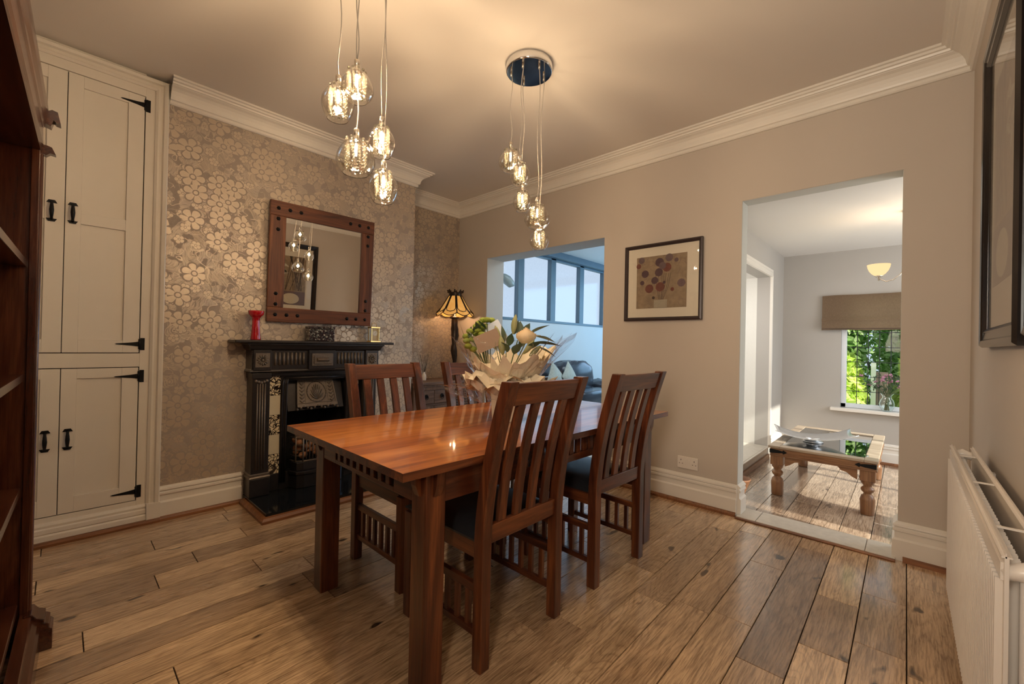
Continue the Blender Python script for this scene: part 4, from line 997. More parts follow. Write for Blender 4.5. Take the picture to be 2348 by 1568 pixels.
# ------------------------------------------------------------------ pendant lights
def blown(cx, cy, z0, z1, R, fat, n=28):
    """egg-shaped clear shade, open at the bottom; fat: where the widest part sits (0 bottom .. 1 top)"""
    prof = []
    H_ = z1-z0
    for i in range(17):
        t = i/16
        if t < fat: k = 0.66+0.34*math.sin(PI/2*t/fat)
        else: k = math.cos(PI/2*(t-fat)/(1-fat))**0.72 if t < 1 else 0.0
        prof.append((max(R*k, 0.010), z0+H_*t))
    inner = [(max(r-0.003, 0.006), z+0.001) for r, z in prof[:1]]
    mb = MB(); mb.lathe(inner+prof, cx, cy, n, False, True)
    return mb
def pendant_cluster(label, cx, cy, drops, canopy, power):
    t = thing('pendant_light', label, 'pendant light', (cx, cy, H), 'cluster pendants over the table')
    mb = MB(); mb.lathe([(0.128, H-0.001), (0.130, H-0.006), (0.130, H-0.042), (0.126, H-0.047)], cx, cy, 40); cn = build('canopy', mb, M['chrome'], t, 0.002)
    for i, (dx, dy, ztop, zbot, R, fat, ax, ay) in enumerate(drops):
        x, y = cx+dx, cy+dy; px, py = cx+ax, cy+ay
        pts = []
        for k in range(13):
            f = k/12; b = min(1, f*3.0); wob = 0.004*math.sin(f*9+i*2)
            pts.append((px+(x-px)*(f**0.7)+wob, py+(y-py)*(f**0.7)-wob, H-0.046+(ztop+0.030-H+0.046)*f))
        pts[-1] = (x, y, ztop+0.028)
        build('cord', MB().tube(pts, 0.0021, 6), M['cord'], t)
        sh = build('glass_shade', blown(x, y, zbot, ztop, R, fat), M['shade_glass'], t, recalc=False)
        build('cap', MB().lathe([(0.010, ztop-0.004), (0.010, ztop+0.024), (0.007, ztop+0.028)], x, y, 14), M['nickel'], sh)
        build('gland', MB().lathe([(0.006, H-0.075), (0.006, H-0.046)], px, py, 10), M['nickel'], t)
        hgt = ztop-zbot
        m = MB(); cr = R*0.50; nb_ = 10
        for a in range(nb_):
            th_ = 2*PI*a/nb_; ro = random.Random(i*31+a)
            for q in range(9):
                zz = ztop-0.018-q*hgt*0.092
                m.sphere((x+cr*math.cos(th_+q*0.05), y+cr*math.sin(th_+q*0.05), zz), 0.0058, 6, 4)
        m2 = build('crystal_strings', m, M['crystal'], sh); m2['kind'] = 'stuff'
        build('bulb', MB().lathe([(0.0045, ztop-0.075), (0.0055, ztop-0.060), (0.0055, ztop-0.035), (0.003, ztop-0.030)], x, y, 10), M['bulb'], sh)
        build('lamp_holder', MB().lathe([(0.008, ztop-0.030), (0.008, ztop-0.004)], x, y, 10), M['chrome'], sh)
        lamp(sh, (x, y, ztop-0.055), power, WARM, 0.012)
    return t
# shade list: offset x, offset y, z top, z bottom, radius, widest point, cord exit x, y
A1 = [(-0.037, 0.018, 2.146, 2.022, 0.062, 0.30, -0.04, 0.02), (-0.094, 0.045, 2.072, 1.936, 0.057, 0.42, -0.09, 0.044), (0.046, -0.025, 1.950, 1.826, 0.052, 0.42, 0.045, -0.025),
      (-0.034, 0.017, 1.888, 1.746, 0.070, 0.32, -0.038, 0.02), (0.055, -0.030, 1.783, 1.652, 0.055, 0.42, 0.055, -0.03)]
pendant_cluster('five-drop glass pendant light over the fireplace end of the table, its canopy above the frame', 0.78, 1.50, A1, None, 14.0)
A2 = [(-0.066, 0.052, 2.205, 2.072, 0.058, 0.35, -0.066, 0.055), (-0.046, 0.010, 2.108, 1.975, 0.052, 0.45, -0.03, 0.03), (-0.038, -0.036, 1.966, 1.838, 0.052, 0.45, -0.01, -0.02),
      (0.028, -0.052, 1.880, 1.752, 0.068, 0.34, 0.05, -0.05), (0.066, -0.060, 1.752, 1.640, 0.055, 0.42, 0.07, -0.06)]
A2 = [(1.672-1.74, 1.600-1.54, 2.200, 2.072, 0.066, 0.32, -0.07, 0.07), (1.641-1.74, 1.501-1.54, 2.085, 1.960, 0.054, 0.42, -0.085, -0.03), (1.775-1.74, 1.600-1.54, 1.998, 1.875, 0.052, 0.42, 0.035, 0.07),
      (1.713-1.74, 1.436-1.54, 1.870, 1.740, 0.068, 0.32, -0.02, -0.09), (1.809-1.74, 1.499-1.54, 1.768, 1.652, 0.054, 0.42, 0.08, -0.04)]
pendant_cluster('five-drop glass pendant light nearer the openings, its round chrome canopy showing', 1.765, 1.560, [(a-0.025, b-0.02, *r_) for a, b, *r_ in A2], None, 7.0)

# ------------------------------------------------------------------ pictures
def picture(name, label, ya, yb, z0, z1, x, fwid, fmat, art):
    t = thing(name, label, 'picture', (x, (ya+yb)/2, z0)); d = 0.026
    mb = MB(); P = [(fwid, 0), (0, 0), (0, d), (fwid*0.4, d+0.004), (fwid*0.8, d-0.004), (fwid, d-0.010)]
    c4 = [(ya, z0), (yb, z0), (yb, z1), (ya, z1)]; sg = [(1, 1), (-1, 1), (-1, -1), (1, -1)]
    rows = [[(x-t_, cy_+s[0]*o, cz_+s[1]*o) for o, t_ in P] for (cy_, cz_), s in zip(c4, sg)]
    mb.grid(rows, True, True); build('frame', mb, fmat, t)
    build('mount', MB().box(x-0.010, x-0.004, ya+fwid*0.7, yb-fwid*0.7, z0+fwid*0.7, z1-fwid*0.7), M['mat_board'], t)
    art(t, x-0.011)
    build('glass', MB().box(x-0.0135, x-0.0125, ya+fwid*0.8, yb-fwid*0.8, z0+fwid*0.8, z1-fwid*0.8), M['pic_glass'], t)
PA = [plain('print_ochre', (0.30, 0.22, 0.14), 0.8, var=0.45, nscale=28), plain('print_plum', (0.085, 0.045, 0.055), 0.8, var=0.5, nscale=50), plain('print_rust', (0.16, 0.05, 0.035), 0.8, var=0.5, nscale=50),
      plain('print_mauve', (0.15, 0.10, 0.105), 0.8, var=0.3, nscale=50), plain('print_white', (0.60, 0.54, 0.42), 0.8, var=0.1, nscale=60), plain('print_brown_line', (0.07, 0.045, 0.035), 0.8)]
def art_flowers(t, x):
    y0, y1, z0, z1 = 1.178, 1.571, 1.420, 1.822      # right edge (near) .. left edge (far)
    W_, H_ = y1-y0, z1-z0
    mb = MB(); mb.box(x-0.0004, x+0.001, y0, y1, z0, z1)
    def disc(u, v, r, m, k=0):
        mb.cur = m; c = (y1-u*W_, z1-v*H_); n = 20; i = len(mb.v); xx = x-0.0006-k*0.00008
        for q in range(n): a = 2*PI*q/n; rr = r*W_*(1+0.06*math.sin(q*3.1)); mb.v.append((xx, c[0]+rr*math.cos(a), c[1]+rr*math.sin(a)))
        mb.face([i+q for q in range(n)])
    def line(pts, w_, m):
        mb.cur = m
        for (u0, v0), (u1, v1) in zip(pts, pts[1:]):
            a = Vector((y1-u0*W_, z1-v0*H_)); b = Vector((y1-u1*W_, z1-v1*H_)); d = (b-a).normalized(); nn = Vector((-d.y, d.x))*w_*W_/2
            xx = x-0.0006; mb.quad((xx, *(a-nn)), (xx, *(b-nn)), (xx, *(b+nn)), (xx, *(a+nn)))
    r = random.Random(8)
    for k in range(40): u, v = r.random(), r.random(); a = r.random()*6; line([(u, v), (min(1, max(0, u+0.10*math.cos(a))), min(1, max(0, v+0.10*math.sin(a)))), ], 0.004, 3)
    for u in (0.42, 0.46, 0.52, 0.55, 0.58, 0.62, 0.65): line([(0.5+(u-0.5)*0.35, 0.84), (u, 0.6), (u+(u-0.5)*0.3, 0.35)], 0.007, 5)
    for k, (u, v, rr, m) in enumerate([(0.10, 0.06, 0.065, 3), (0.04, 0.17, 0.05, 2), (0.47, 0.13, 0.085, 1), (0.66, 0.06, 0.075, 3), (0.62, 0.24, 0.085, 2), (0.18, 0.33, 0.075, 1), (0.46, 0.32, 0.08, 1), (0.53, 0.20, 0.07, 3),
                  (0.12, 0.50, 0.045, 1), (0.38, 0.47, 0.07, 1), (0.27, 0.62, 0.085, 2), (0.49, 0.60, 0.09, 2), (0.90, 0.55, 0.075, 3), (0.73, 0.66, 0.035, 2), (0.80, 0.12, 0.04, 3), (0.57, 0.52, 0.03, 1), (0.36, 0.80, 0.03, 5)]): disc(u, v, rr, m, k)
    mb.cur = 4; mb.quad((x-0.0025, y1-0.37*W_, z0+0.002), (x-0.0025, y1-0.63*W_, z0+0.002), (x-0.0025, y1-0.63*W_, z0+0.155*H_), (x-0.0025, y1-0.37*W_, z0+0.155*H_))
    mb.box(x-0.0024, x, y1-0.63*W_, y1-0.37*W_, z0+0.002, z0+0.155*H_)
    build('print', mb, PA, t, recalc=False)
picture('framed_print', 'framed print of round brown flower heads in a white pot between the two openings', 1.067, 1.668, 1.325, 1.918, XB, 0.026, M['frame_dark'], art_flowers)
def art_stems(x0, x1, z0, z1):
    def f(t, y):
        mb = MB(); mb.box(x0, x1, y-0.001, y, z0, z1); r = random.Random(5); w_, h_ = x1-x0, z1-z0
        mb.cur = 3; mb.box(x0, x1, y, y+0.0004, z0, z0+h_*0.28)
        mb.cur = 5
        for k in range(11):
            a = x0+w_*r.uniform(0.3, 0.9); b = x0+w_*r.uniform(0.35, 0.95); ww = w_*0.012
            mb.quad((a-ww, y+0.0006, z0+h_*0.3), (a+ww, y+0.0006, z0+h_*0.3), (b+ww, y+0.0006, z1), (b-ww, y+0.0006, z1))
        mb.cur = 4
        for k in range(9):
            c = (x0+w_*r.uniform(0.08, 0.3), z0+h_*r.uniform(0.6, 0.9)); a = r.random()*6; d = Vector((math.cos(a), math.sin(a)))*w_*0.14; e = Vector((-d.y, d.x))*0.3
            mb.quad((c[0]-d.x, y+0.0008, c[1]-d.y), (c[0]+e.x, y+0.0008, c[1]+e.y), (c[0]+d.x, y+0.0008, c[1]+d.y), (c[0]-e.x, y+0.0008, c[1]-e.y))
        n = 20; i = len(mb.v)
        for q in range(n): a = 2*PI*q/n; mb.v.append((x0+w_*0.5+w_*0.3*math.cos(a), y+0.001, z0+h_*0.13+h_*0.11*math.sin(a)))
        mb.face([i+q for q in range(n)])
        build('print', mb, PA, t, recalc=False)
    return f
def picture_c(name, label, xa, xb, z0, z1, fwid, art):
    t = thing(name, label, 'picture', ((xa+xb)/2, YC, z0)); d = 0.030; y = YC
    mb = MB(); P = [(fwid, 0), (0, 0), (0, d*0.7), (fwid*0.12, d), (fwid*0.35, d*0.92), (fwid*0.42, d*0.78), (fwid*0.75, d*0.70), (fwid*0.82, d*0.82), (fwid, d*0.5)]
    c4 = [(xa, z0), (xb, z0), (xb, z1), (xa, z1)]; sg = [(1, 1), (-1, 1), (-1, -1), (1, -1)]
    rows = [[(cx_+s[0]*o, y+t_, cz_+s[1]*o) for o, t_ in P] for (cx_, cz_), s in zip(c4, sg)]
    mb.grid(rows, True, True); build('frame', mb, M['black_frame'], t)
    build('mount', MB().box(xa+fwid*0.8, xb-fwid*0.8, y+0.003, y+0.010, z0+fwid*0.8, z1-fwid*0.8), M['mat_board'], t)
    art(t, y+0.011)
    build('glass', MB().box(xa+fwid*0.9, xb-fwid*0.9, y+0.0135, y+0.0145, z0+fwid*0.9, z1-fwid*0.9), M['pic_glass'], t)
picture_c('tall_framed_print', 'tall black-framed print high above the far end of the radiator', 1.74, 2.46, 1.145, 2.275, 0.07, art_stems(1.90, 2.30, 1.36, 2.08))
picture_c('tall_framed_print', 'second black-framed print cut off by the right edge of the photo', 0.92, 1.63, 1.165, 2.275, 0.07, art_stems(1.08, 1.47, 1.36, 2.08))

# ------------------------------------------------------------------ wall socket
sk = thing('wall_socket', 'white double switched wall socket above the skirting', 'socket', (XB, 1.149, 0.286))
build('plate', MB().box(XB-0.010, XB, 1.076, 1.222, 0.243, 0.329), M['plastic'], sk, 0.003)
for y in (1.138, 1.160): build('rocker_switch', MB().box(XB-0.014, XB-0.010, y-0.008, y+0.008, 0.288, 0.308), M['plastic'], sk, 0.001)
for yc in (1.102, 1.196):
    m = MB(); m.box(XB-0.0104, XB-0.009, yc-0.002, yc+0.002, 0.298, 0.308); m.box(XB-0.0104, XB-0.009, yc-0.014, yc-0.008, 0.276, 0.280); m.box(XB-0.0104, XB-0.009, yc+0.008, yc+0.014, 0.276, 0.280)
    build('pin_holes', m, M['dark'], sk)

# ------------------------------------------------------------------ radiator
rd = thing('radiator', 'white double-panel radiator without its top grille on the right wall', 'radiator', (1.85, -0.17, 0.15))
RX0, RX1, RZ0, RZ1 = 1.205, 2.49, 0.150, 0.742
def rad_panel(yf, s, name):
    mb = MB(); rows = []; n = int((RX1-RX0-0.03)/0.0235)
    prof = []; x = RX0+0.015
    for k in range(n):
        prof += [(x, 0.0), (x+0.004, 0.010), (x+0.010, 0.010), (x+0.014, 0.0)]; x += 0.0235
    mb.grid([[(a, yf+s*b, z) for a, b in prof] for z in (RZ0+0.03, RZ1-0.045)])
    mb.box(RX0, RX1, min(yf, yf-s*0.006), max(yf, yf-s*0.006), RZ0, RZ1)
    mb.box(RX0+0.01, RX1-0.01, min(yf-s*0.001, yf+s*0.004), max(yf-s*0.001, yf+s*0.004), RZ1-0.045, RZ1-0.012); mb.box(RX0+0.01, RX1-0.01, min(yf-s*0.001, yf+s*0.004), max(yf-s*0.001, yf+s*0.004), RZ0+0.006, RZ0+0.03)
    mb.box(RX0, RX1, min(yf+s*0.004, yf-s*0.010), max(yf+s*0.004, yf-s*0.010), RZ1, RZ1+0.003)
    mb.box(RX0, RX1, min(yf-s*0.001, yf-s*0.003), max(yf-s*0.001, yf-s*0.003), RZ1, RZ1+0.009)
    return build(name, mb, M['radiator'], rd)
rad_panel(-0.138, 1, 'front_panel'); rad_panel(-0.200, -1, 'rear_panel')
mb = MB(); pts = []; x = RX0+0.05; k = 0
while x < RX1-0.05: pts.append((x, -0.148 if k % 4 in (0, 1) else -0.166)); x += 0.010 if k % 2 == 0 else 0.004; k += 1
mb.grid([[(a, b, z) for a, b in pts] for z in (RZ0+0.05, RZ1-0.018)]); build('convector_fins', mb, M['radiator'], rd)
mb = MB()
for x in (2.30, 1.86, 1.42): mb.box(x, x+0.007, -0.200, -0.140, RZ1-0.004, RZ1)
build('cross_straps', mb, M['radiator'], rd)
for x in (RX0+0.015, RX1-0.015):
    mb = MB(); mb.tube([(x, -0.140, RZ1-0.035), (x, -0.150, RZ1-0.028), (x, -0.170, RZ1-0.022), (x, -0.190, RZ1-0.028), (x, -0.199, RZ1-0.035)], [0.012, 0.015, 0.020, 0.015, 0.012], 10)
    mb.cyl((x, -0.170, RZ1-0.03), (x, -0.170, RZ0+0.03), 0.012, n=10)
    build('end_tee', mb, M['radiator'], rd)
mb = MB(); mb.tube([(RX1+0.02, -0.170, RZ0+0.03), (RX1+0.04, -0.170, RZ0+0.03), (RX1+0.05, -0.170, RZ0), (RX1+0.05, -0.170, 0.0)], 0.0075, 8); mb.cyl((RX1+0.0, -0.17, RZ0+0.03), (RX1+0.035, -0.17, RZ0+0.03), 0.013, n=10)
mb.cyl((RX0-0.03, -0.17, RZ0+0.03), (RX0+0.02, -0.17, RZ0+0.03), 0.013, n=10); mb.cyl((RX0-0.03, -0.17, 0.0), (RX0-0.03, -0.17, RZ0+0.04), 0.0075, n=8)
build('pipe', mb, M['radiator'], rd)
mb = MB(); 
for x in (1.45, 2.25): mb.box(x, x+0.03, YC+0.001, -0.206, 0.25, 0.70)
build('wall_bracket', mb, M['radiator'], rd)

# ------------------------------------------------------------------ bookcase
BX, BY1, BY0, BZ = -0.087, 2.285, 0.32, 1.93
bk = thing('bookcase', 'dark mahogany bookcase with moulded cornice and empty shelves at the left edge', 'bookcase', (-0.25, 1.3, 0.0)); bk.rotation_euler = (0, 0, math.radians(-1.8))
mb = MB(); mb.box(-0.40, BX, BY1-0.022, BY1, 0.10, BZ-0.02); build('side_panel', mb, M['book_z'], bk, 0.002)
build('side_panel', MB().box(-0.40, BX, BY0, BY0+0.022, 0.10, BZ-0.02), M['book_z'], bk, 0.002)
build('back_panel', MB().box(-0.412, -0.40, BY0, BY1, 0.02, BZ-0.02), M['book_z'], bk)
for z in (0.150, 0.558, 0.953, 1.355): build('shelf', MB().box(-0.40, BX-0.026, BY0+0.022, BY1-0.022, z, z+0.026), M['book_y'], bk, 0.002)
mb = MB(); mb.box(BX-0.022, BX, BY1-0.028, BY1+0.004, 0.09, 1.775); mb.tube([(BX+0.001, BY1-0.012, 0.13), (BX+0.001, BY1-0.012, 1.765)], 0.007, 8); build('pilaster', mb, M['book_z'], bk, 0.003)
build('pilaster', MB().box(BX-0.022, BX, BY0-0.004, BY0+0.028, 0.09, 1.775), M['book_z'], bk, 0.003)
def cor(x0, pr, z0, zz): return [(o, z0+z*zz) for o, z in pr]
CP = [(-0.5, 0.0), (0.0, 0.0), (0.006, 0.04), (0.004, 0.10), (0.012, 0.16), (0.010, 0.30), (0.008, 0.55), (0.016, 0.60), (0.018, 0.68), (0.030, 0.80), (0.034, 0.90), (0.034, 1.0), (-0.5, 1.0)]
mb = MB(); mb.sweep([(BX, BY0), (BX, BY1-0.005)], [(o*0.45, 1.772+z*0.160) for o, z in CP], side=-1); build('cornice', mb, M['book_y'], bk)
mb = MB()
mb.prism([(BX-0.02, 1.90), (BX+0.024, 1.932), (BX+0.038, 1.928), (BX+0.046, 1.888), (BX+0.034, 1.890), (BX+0.028, 1.896), (BX+0.022, 1.872), (BX+0.012, 1.876), (BX-0.02, 1.88)], 'y', BY1-0.01, BY1+0.035)
build('cornice_return', mb, M['book_y'], bk); mb = MB(); mb.prism([(BX-0.02, 1.800), (BX+0.014, 1.800), (BX+0.026, 1.796), (BX+0.036, 1.772), (BX+0.022, 1.774), (BX+0.012, 1.764), (BX-0.02, 1.775)], 'y', BY1-0.01, BY1+0.020)
build('cornice_return', mb, M['book_y'], bk)
mb = MB(); mb.sweep([(BX, BY0), (BX, BY1-0.005), (BX-0.3, BY1-0.005)], [(-0.02, 0.0), (0.030, 0.0), (0.030, 0.085), (0.022, 0.095), (0.024, 0.108), (0.012, 0.118), (0.008, 0.135), (-0.02, 0.135)], side=-1)
build('plinth', mb, M['book_y'], bk)
mb = MB(); mb.prism([(BX-0.01, 0.0), (BX+0.060, 0.0), (BX+0.060, 0.070), (BX+0.052, 0.078), (BX+0.052, 0.092), (BX+0.040, 0.100), (BX+0.040, 0.112), (BX+0.022, 0.122), (BX+0.010, 0.140), (BX-0.01, 0.140)], 'y', BY1-0.06, BY1+0.03)
build('plinth_block', mb, M['book_y'], bk, 0.002)
fo = build('white_folder', MB().box(-0.33, -0.115, 1.745, 1.765, 0.1765, 0.42), M['mat_board']); tag(fo, 'white folder standing on the bottom shelf of the bookcase', 'folder')

# ------------------------------------------------------------------ bouquet on the table
bc = Vector((1.545, 1.470, TZ)); U = Vector((0.682, -0.731, 0)); V = Vector((0.731, 0.682, 0))
def B(u, v, z): return bc+U*u+V*v+Vector((0, 0, z))
bq = thing('flower_bouquet', 'bouquet of cream rose, lily buds and lime chrysanthemums in tissue and cellophane', 'flowers', tuple(bc))
mb = MB(); s0, s1 = 0.068, 0.082
lo = [B(-s0, -s0, 0.001), B(s0, -s0, 0.001), B(s0, s0, 0.001), B(-s0, s0, 0.001)]; hi = [B(-s1, -s1, 0.205), B(s1, -s1, 0.205), B(s1, s1, 0.205), B(-s1, s1, 0.205)]
for i in range(4): mb.quad(lo[i], lo[(i+1) % 4], hi[(i+1) % 4], hi[i])
mb.quad(*lo[::-1]); bxo = build('gift_box', mb, M['kraft'], bq, recalc=False)
sol = bxo.modifiers.new('th', 'SOLIDIFY'); sol.thickness = 0.003
def wrap(name, mat, r0, r1, z0, z1, seed, lobes, amp, nu=96, nv=12, flare=1.0, front=0.0, lobe=0.05, smooth=False):
    mb = MB(); mb.smooth = smooth; rows = []
    for j in range(nv+1):
        t = j/nv; row = []
        for i in range(nu):
            a = 2*PI*i/nu; n1 = mnoise.noise(Vector((math.cos(a)*2.2+seed, math.sin(a)*2.2, t*1.6))); n2 = mnoise.noise(Vector((math.cos(a)*7+seed, math.sin(a)*7, t*4.5))); n3 = mnoise.noise(Vector((math.cos(a)*17+seed, math.sin(a)*17, t*9)))
            R = r0+(r1-r0)*t**flare; R *= 1+amp*(0.5*n1+0.55*n2+0.3*n3)*(0.3+t)+lobe*t*math.sin(lobes*a+seed)
            z = z0+(z1-z0)*t**1.5 + t*(0.035*n1+0.030*n2+0.018*n3)*2 + front*t*max(0, -math.sin(a))
            row.append(B(R*math.cos(a), R*math.sin(a)*0.85, z))
        rows.append(row)
    mb.grid(rows, False, True); return build(name, mb, mat, bq, recalc=False)
wrap('tissue_paper', M['paper'], 0.080, 0.205, 0.215, 0.320, 1.3, 3, 0.22, nu=44, nv=7, flare=0.75, front=-0.060, lobe=0.06)
wrap('tissue_paper', M['paper'], 0.075, 0.185, 0.215, 0.345, 6.6, 4, 0.22, nu=38, nv=7, flare=0.8, front=-0.070, lobe=0.08)
wrap('tissue_skirt', M['paper'], 0.082, 0.220, 0.235, 0.190, 8.2, 3, 0.28, nu=44, nv=6, front=0.015, lobe=0.08)
wrap('tissue_skirt', M['paper'], 0.080, 0.200, 0.225, 0.150, 2.9, 2, 0.30, nu=40, nv=6, front=0.02, lobe=0.10)
wrap('cellophane', M['cello'], 0.085, 0.270, 0.17, 0.40, 3.7, 6, 0.5, nu=60, flare=0.8)
wrap('cellophane', M['cello'], 0.090, 0.265, 0.23, 0.12, 9.4, 5, 0.5, nu=60)
def blade(p, d, L, w_, mat, curl=0.3, name='leaf', fat=0.0):
    d = Vector(d).normalized(); side = d.cross(Vector((0.3, 0.1, 1))).normalized(); nrm = side.cross(d)
    mb = MB(); mb.smooth = True; rows = []; n = 9
    if fat:
        for i in range(n+1):
            t = i/n; r = max(0.0008, w_*math.sin(PI*min(0.999, t*0.92+0.05))**0.8); c = Vector(p)+d*L*t+nrm*curl*L*(t*t)
            rows.append([c+(side*math.cos(q*PI/4)+nrm*math.sin(q*PI/4))*r*(1+0.10*math.cos(q*PI*0.75)) for q in range(8)])
        mb.grid(rows, False, True)
    else:
        for i in range(n+1):
            t = i/n; r = max(0.0006, w_*math.sin(PI*(t**0.85))); c = Vector(p)+d*L*t+nrm*curl*L*(t*t)
            rows.append([c-side*r+nrm*r*0.25, c, c+side*r+nrm*r*0.25])
        mb.grid(rows)
    return build(name, mb, mat, bq, recalc=False)
# lime chrysanthemums on the left
r = random.Random(21)
for u, v, z in [(-0.215, 0.03, 0.415), (-0.190, -0.03, 0.440), (-0.165, 0.05, 0.468), (-0.148, -0.01, 0.480), (-0.130, 0.03, 0.500), (-0.108, 0.00, 0.500), (-0.088, 0.06, 0.502), (-0.208, 0.0, 0.392), (-0.195, -0.05, 0.366), (-0.172, -0.04, 0.352), (-0.090, 0.05, 0.440), (-0.140, 0.08, 0.450), (-0.165, 0.02, 0.430), (-0.150, -0.03, 0.445), (-0.128, 0.00, 0.465), (-0.118, 0.05, 0.470), (-0.176, -0.01, 0.400), (-0.145, 0.00, 0.405), (-0.130, -0.04, 0.425)]:
    s_ = build('chrysanthemum', MB().sphere(B(u, v, z), 0.0200, 12, 8, sz=0.72), M['button'], bq)
    p = B(u, v, z-0.01); q = B(-0.10+0.3*(u+0.12), v*0.5, 0.28); build('stem', MB().tube([p, p.lerp(q, 0.5)+Vector((0, 0, 0.012)), q], 0.0020, 6), M['stem'], s_)
for k in range(9): a = k*0.7; blade(B(-0.15+0.05*math.cos(a), 0.03*math.sin(a), 0.36+0.012*k), U*math.cos(a*1.7)+V*math.sin(a)+Vector((0, 0, 0.7)), 0.06, 0.014, M['leaf'], 0.2)
# lily buds
for (u, v, z), d, L, w_ in [((-0.040, -0.04, 0.375), U*-0.30+Vector((0, 0, 1)), 0.098, 0.0155), ((-0.022, -0.09, 0.325), U*-0.18+Vector((0, 0, 1)), 0.095, 0.0165), ((0.025, -0.02, 0.430), U*0.12+Vector((0, 0, 1)), 0.100, 0.0150),
                            ((0.075, -0.12, 0.335), U*0.75+Vector((0, 0, 0.9)), 0.085, 0.0145), ((0.105, -0.10, 0.325), U*0.85+Vector((0, 0, 0.75)), 0.075, 0.0135)]:
    blade(B(u, v, z), d, L, w_, M['bud'], 0.05, 'lily_bud', 1)
# cream rose
mb = MB(); mb.smooth = True; rc = B(0.088, -0.085, 0.425)
for ring in range(6):
    nk = 3+ring
    for k in range(nk):
        a0 = k*2*PI/nk+ring*0.9; rr = 0.007+0.0075*ring; rows = []; wid = (2.2 if ring < 2 else 1.25)
        for i in range(7):
            t = i/6; row = []
            for j in range(7):
                q = (j-3)/3; a = a0+q*wid*(0.35+0.65*math.sin(PI*min(1, t*0.62+0.1)))
                rad = rr*(0.42+0.66*math.sin(PI*(0.04+0.62*t))+0.10*t**4*(ring/5)); z = -0.040+(0.078-0.0050*ring)*t-0.009*q*q*t-0.004*(t**5)*(ring/5)
                row.append(rc+U*rad*math.cos(a)+V*rad*math.sin(a)+Vector((0, 0, z)))
            rows.append(row)
        mb.grid(rows)
build('rose', mb, M['rose'], bq, recalc=False)
# white lily at the right
mb = MB(); mb.smooth = True; lc_ = B(0.125, -0.03, 0.420)
for k in range(6):
    a = k*PI/3; d = (U*math.cos(a)+V*math.sin(a)*0.7+Vector((0, 0, 0.35))).normalized(); side = d.cross(Vector((0, 0, 1))).normalized(); rows = []
    for i in range(8): t = i/7; c = lc_+d*0.060*t+Vector((0, 0, -0.018*t*t)); w_ = 0.013*math.sin(PI*min(0.98, t*0.9+0.08)); rows.append([c-side*w_, c+Vector((0, 0, -0.003)), c+side*w_])
    mb.grid(rows)
build('lily', mb, M['lily'], bq, recalc=False)
for (u, v, z), d, L, w_, m in [((0.095, 0.0, 0.425), U*0.95+Vector((0, 0, 0.60)), 0.125, 0.020, 'leaf'), ((0.11, -0.08, 0.385), U*1.0+Vector((0, 0, 0.05)), 0.150, 0.026, 'leaf'), ((0.14, -0.03, 0.42), U*0.9+Vector((0, 0, -0.15)), 0.10, 0.022, 'leaf_blue'),
        ((0.03, 0.03, 0.43), U*0.25+Vector((0, 0, 1)), 0.075, 0.020, 'leaf_blue'), ((0.055, 0.05, 0.43), U*0.1+Vector((0, 0, 1)), 0.070, 0.022, 'leaf_blue'), ((0.085, 0.04, 0.43), U*0.35+Vector((0, 0, 1)), 0.065, 0.022, 'leaf_blue'),
        ((-0.02, 0.0, 0.39), U*-0.1+Vector((0, 0, 1)), 0.085, 0.016, 'leaf_blue'), ((0.005, -0.05, 0.37), U*0.2+V*-0.3+Vector((0, 0, 1)), 0.07, 0.020, 'leaf'), ((0.0, -0.07, 0.34), U*-0.4+V*-0.5+Vector((0, 0, 0.8)), 0.07, 0.024, 'leaf'),
        ((0.09, -0.11, 0.35), U*0.5+V*-0.3+Vector((0, 0, 0.4)), 0.10, 0.024, 'leaf'), ((0.14, -0.06, 0.37), U*0.8+V*-0.2+Vector((0, 0, -0.3)), 0.11, 0.020, 'leaf_blue'), ((0.03, -0.10, 0.33), U*0.2+V*-0.4+Vector((0, 0, 0.5)), 0.08, 0.022, 'leaf'),
        ((-0.06, -0.03, 0.35), U*-0.6+V*-0.2+Vector((0, 0, 0.6)), 0.07, 0.018, 'leaf'), ((0.06, 0.0, 0.36), U*0.3+Vector((0, 0, 0.6)), 0.09, 0.028, 'leaf')]:
    blade(B(u, v, z), d, L, w_, M[m], -0.12)
mb = MB(); 
for k in range(10): a = k*0.63; mb.tube([B(0.015*math.cos(a), 0.015*math.sin(a), 0.02), B(0.03*math.cos(a), 0.03*math.sin(a), 0.25), B(0.09*math.cos(a)+0.02, 0.05*math.sin(a), 0.40)], 0.0024, 6)
build('stems', mb, M['stem'], bq)
def slab(nm, mat, c, ang, w_, h_, th=0.0015, lean=0.0):
    mt_ = Matrix.Translation(c) @ Matrix(((U.x, V.x, 0, 0), (U.y, V.y, 0, 0), (0, 0, 1, 0), (0, 0, 0, 1))) @ Matrix.Rotation(ang, 4, 'Y') @ Matrix.Rotation(lean, 4, 'X')
    return build(nm, MB().box(-w_/2, w_/2, -th, 0, -h_/2, h_/2, mt_), mat, bq)
ev = slab('envelope', M['envelope'], B(-0.098, -0.055, 0.395), -0.42, 0.125, 0.085, 0.002, 0.15)
slab('card', M['card'], B(-0.055, 0.02, 0.425), -0.55, 0.085, 0.14, 0.0015, -0.1)

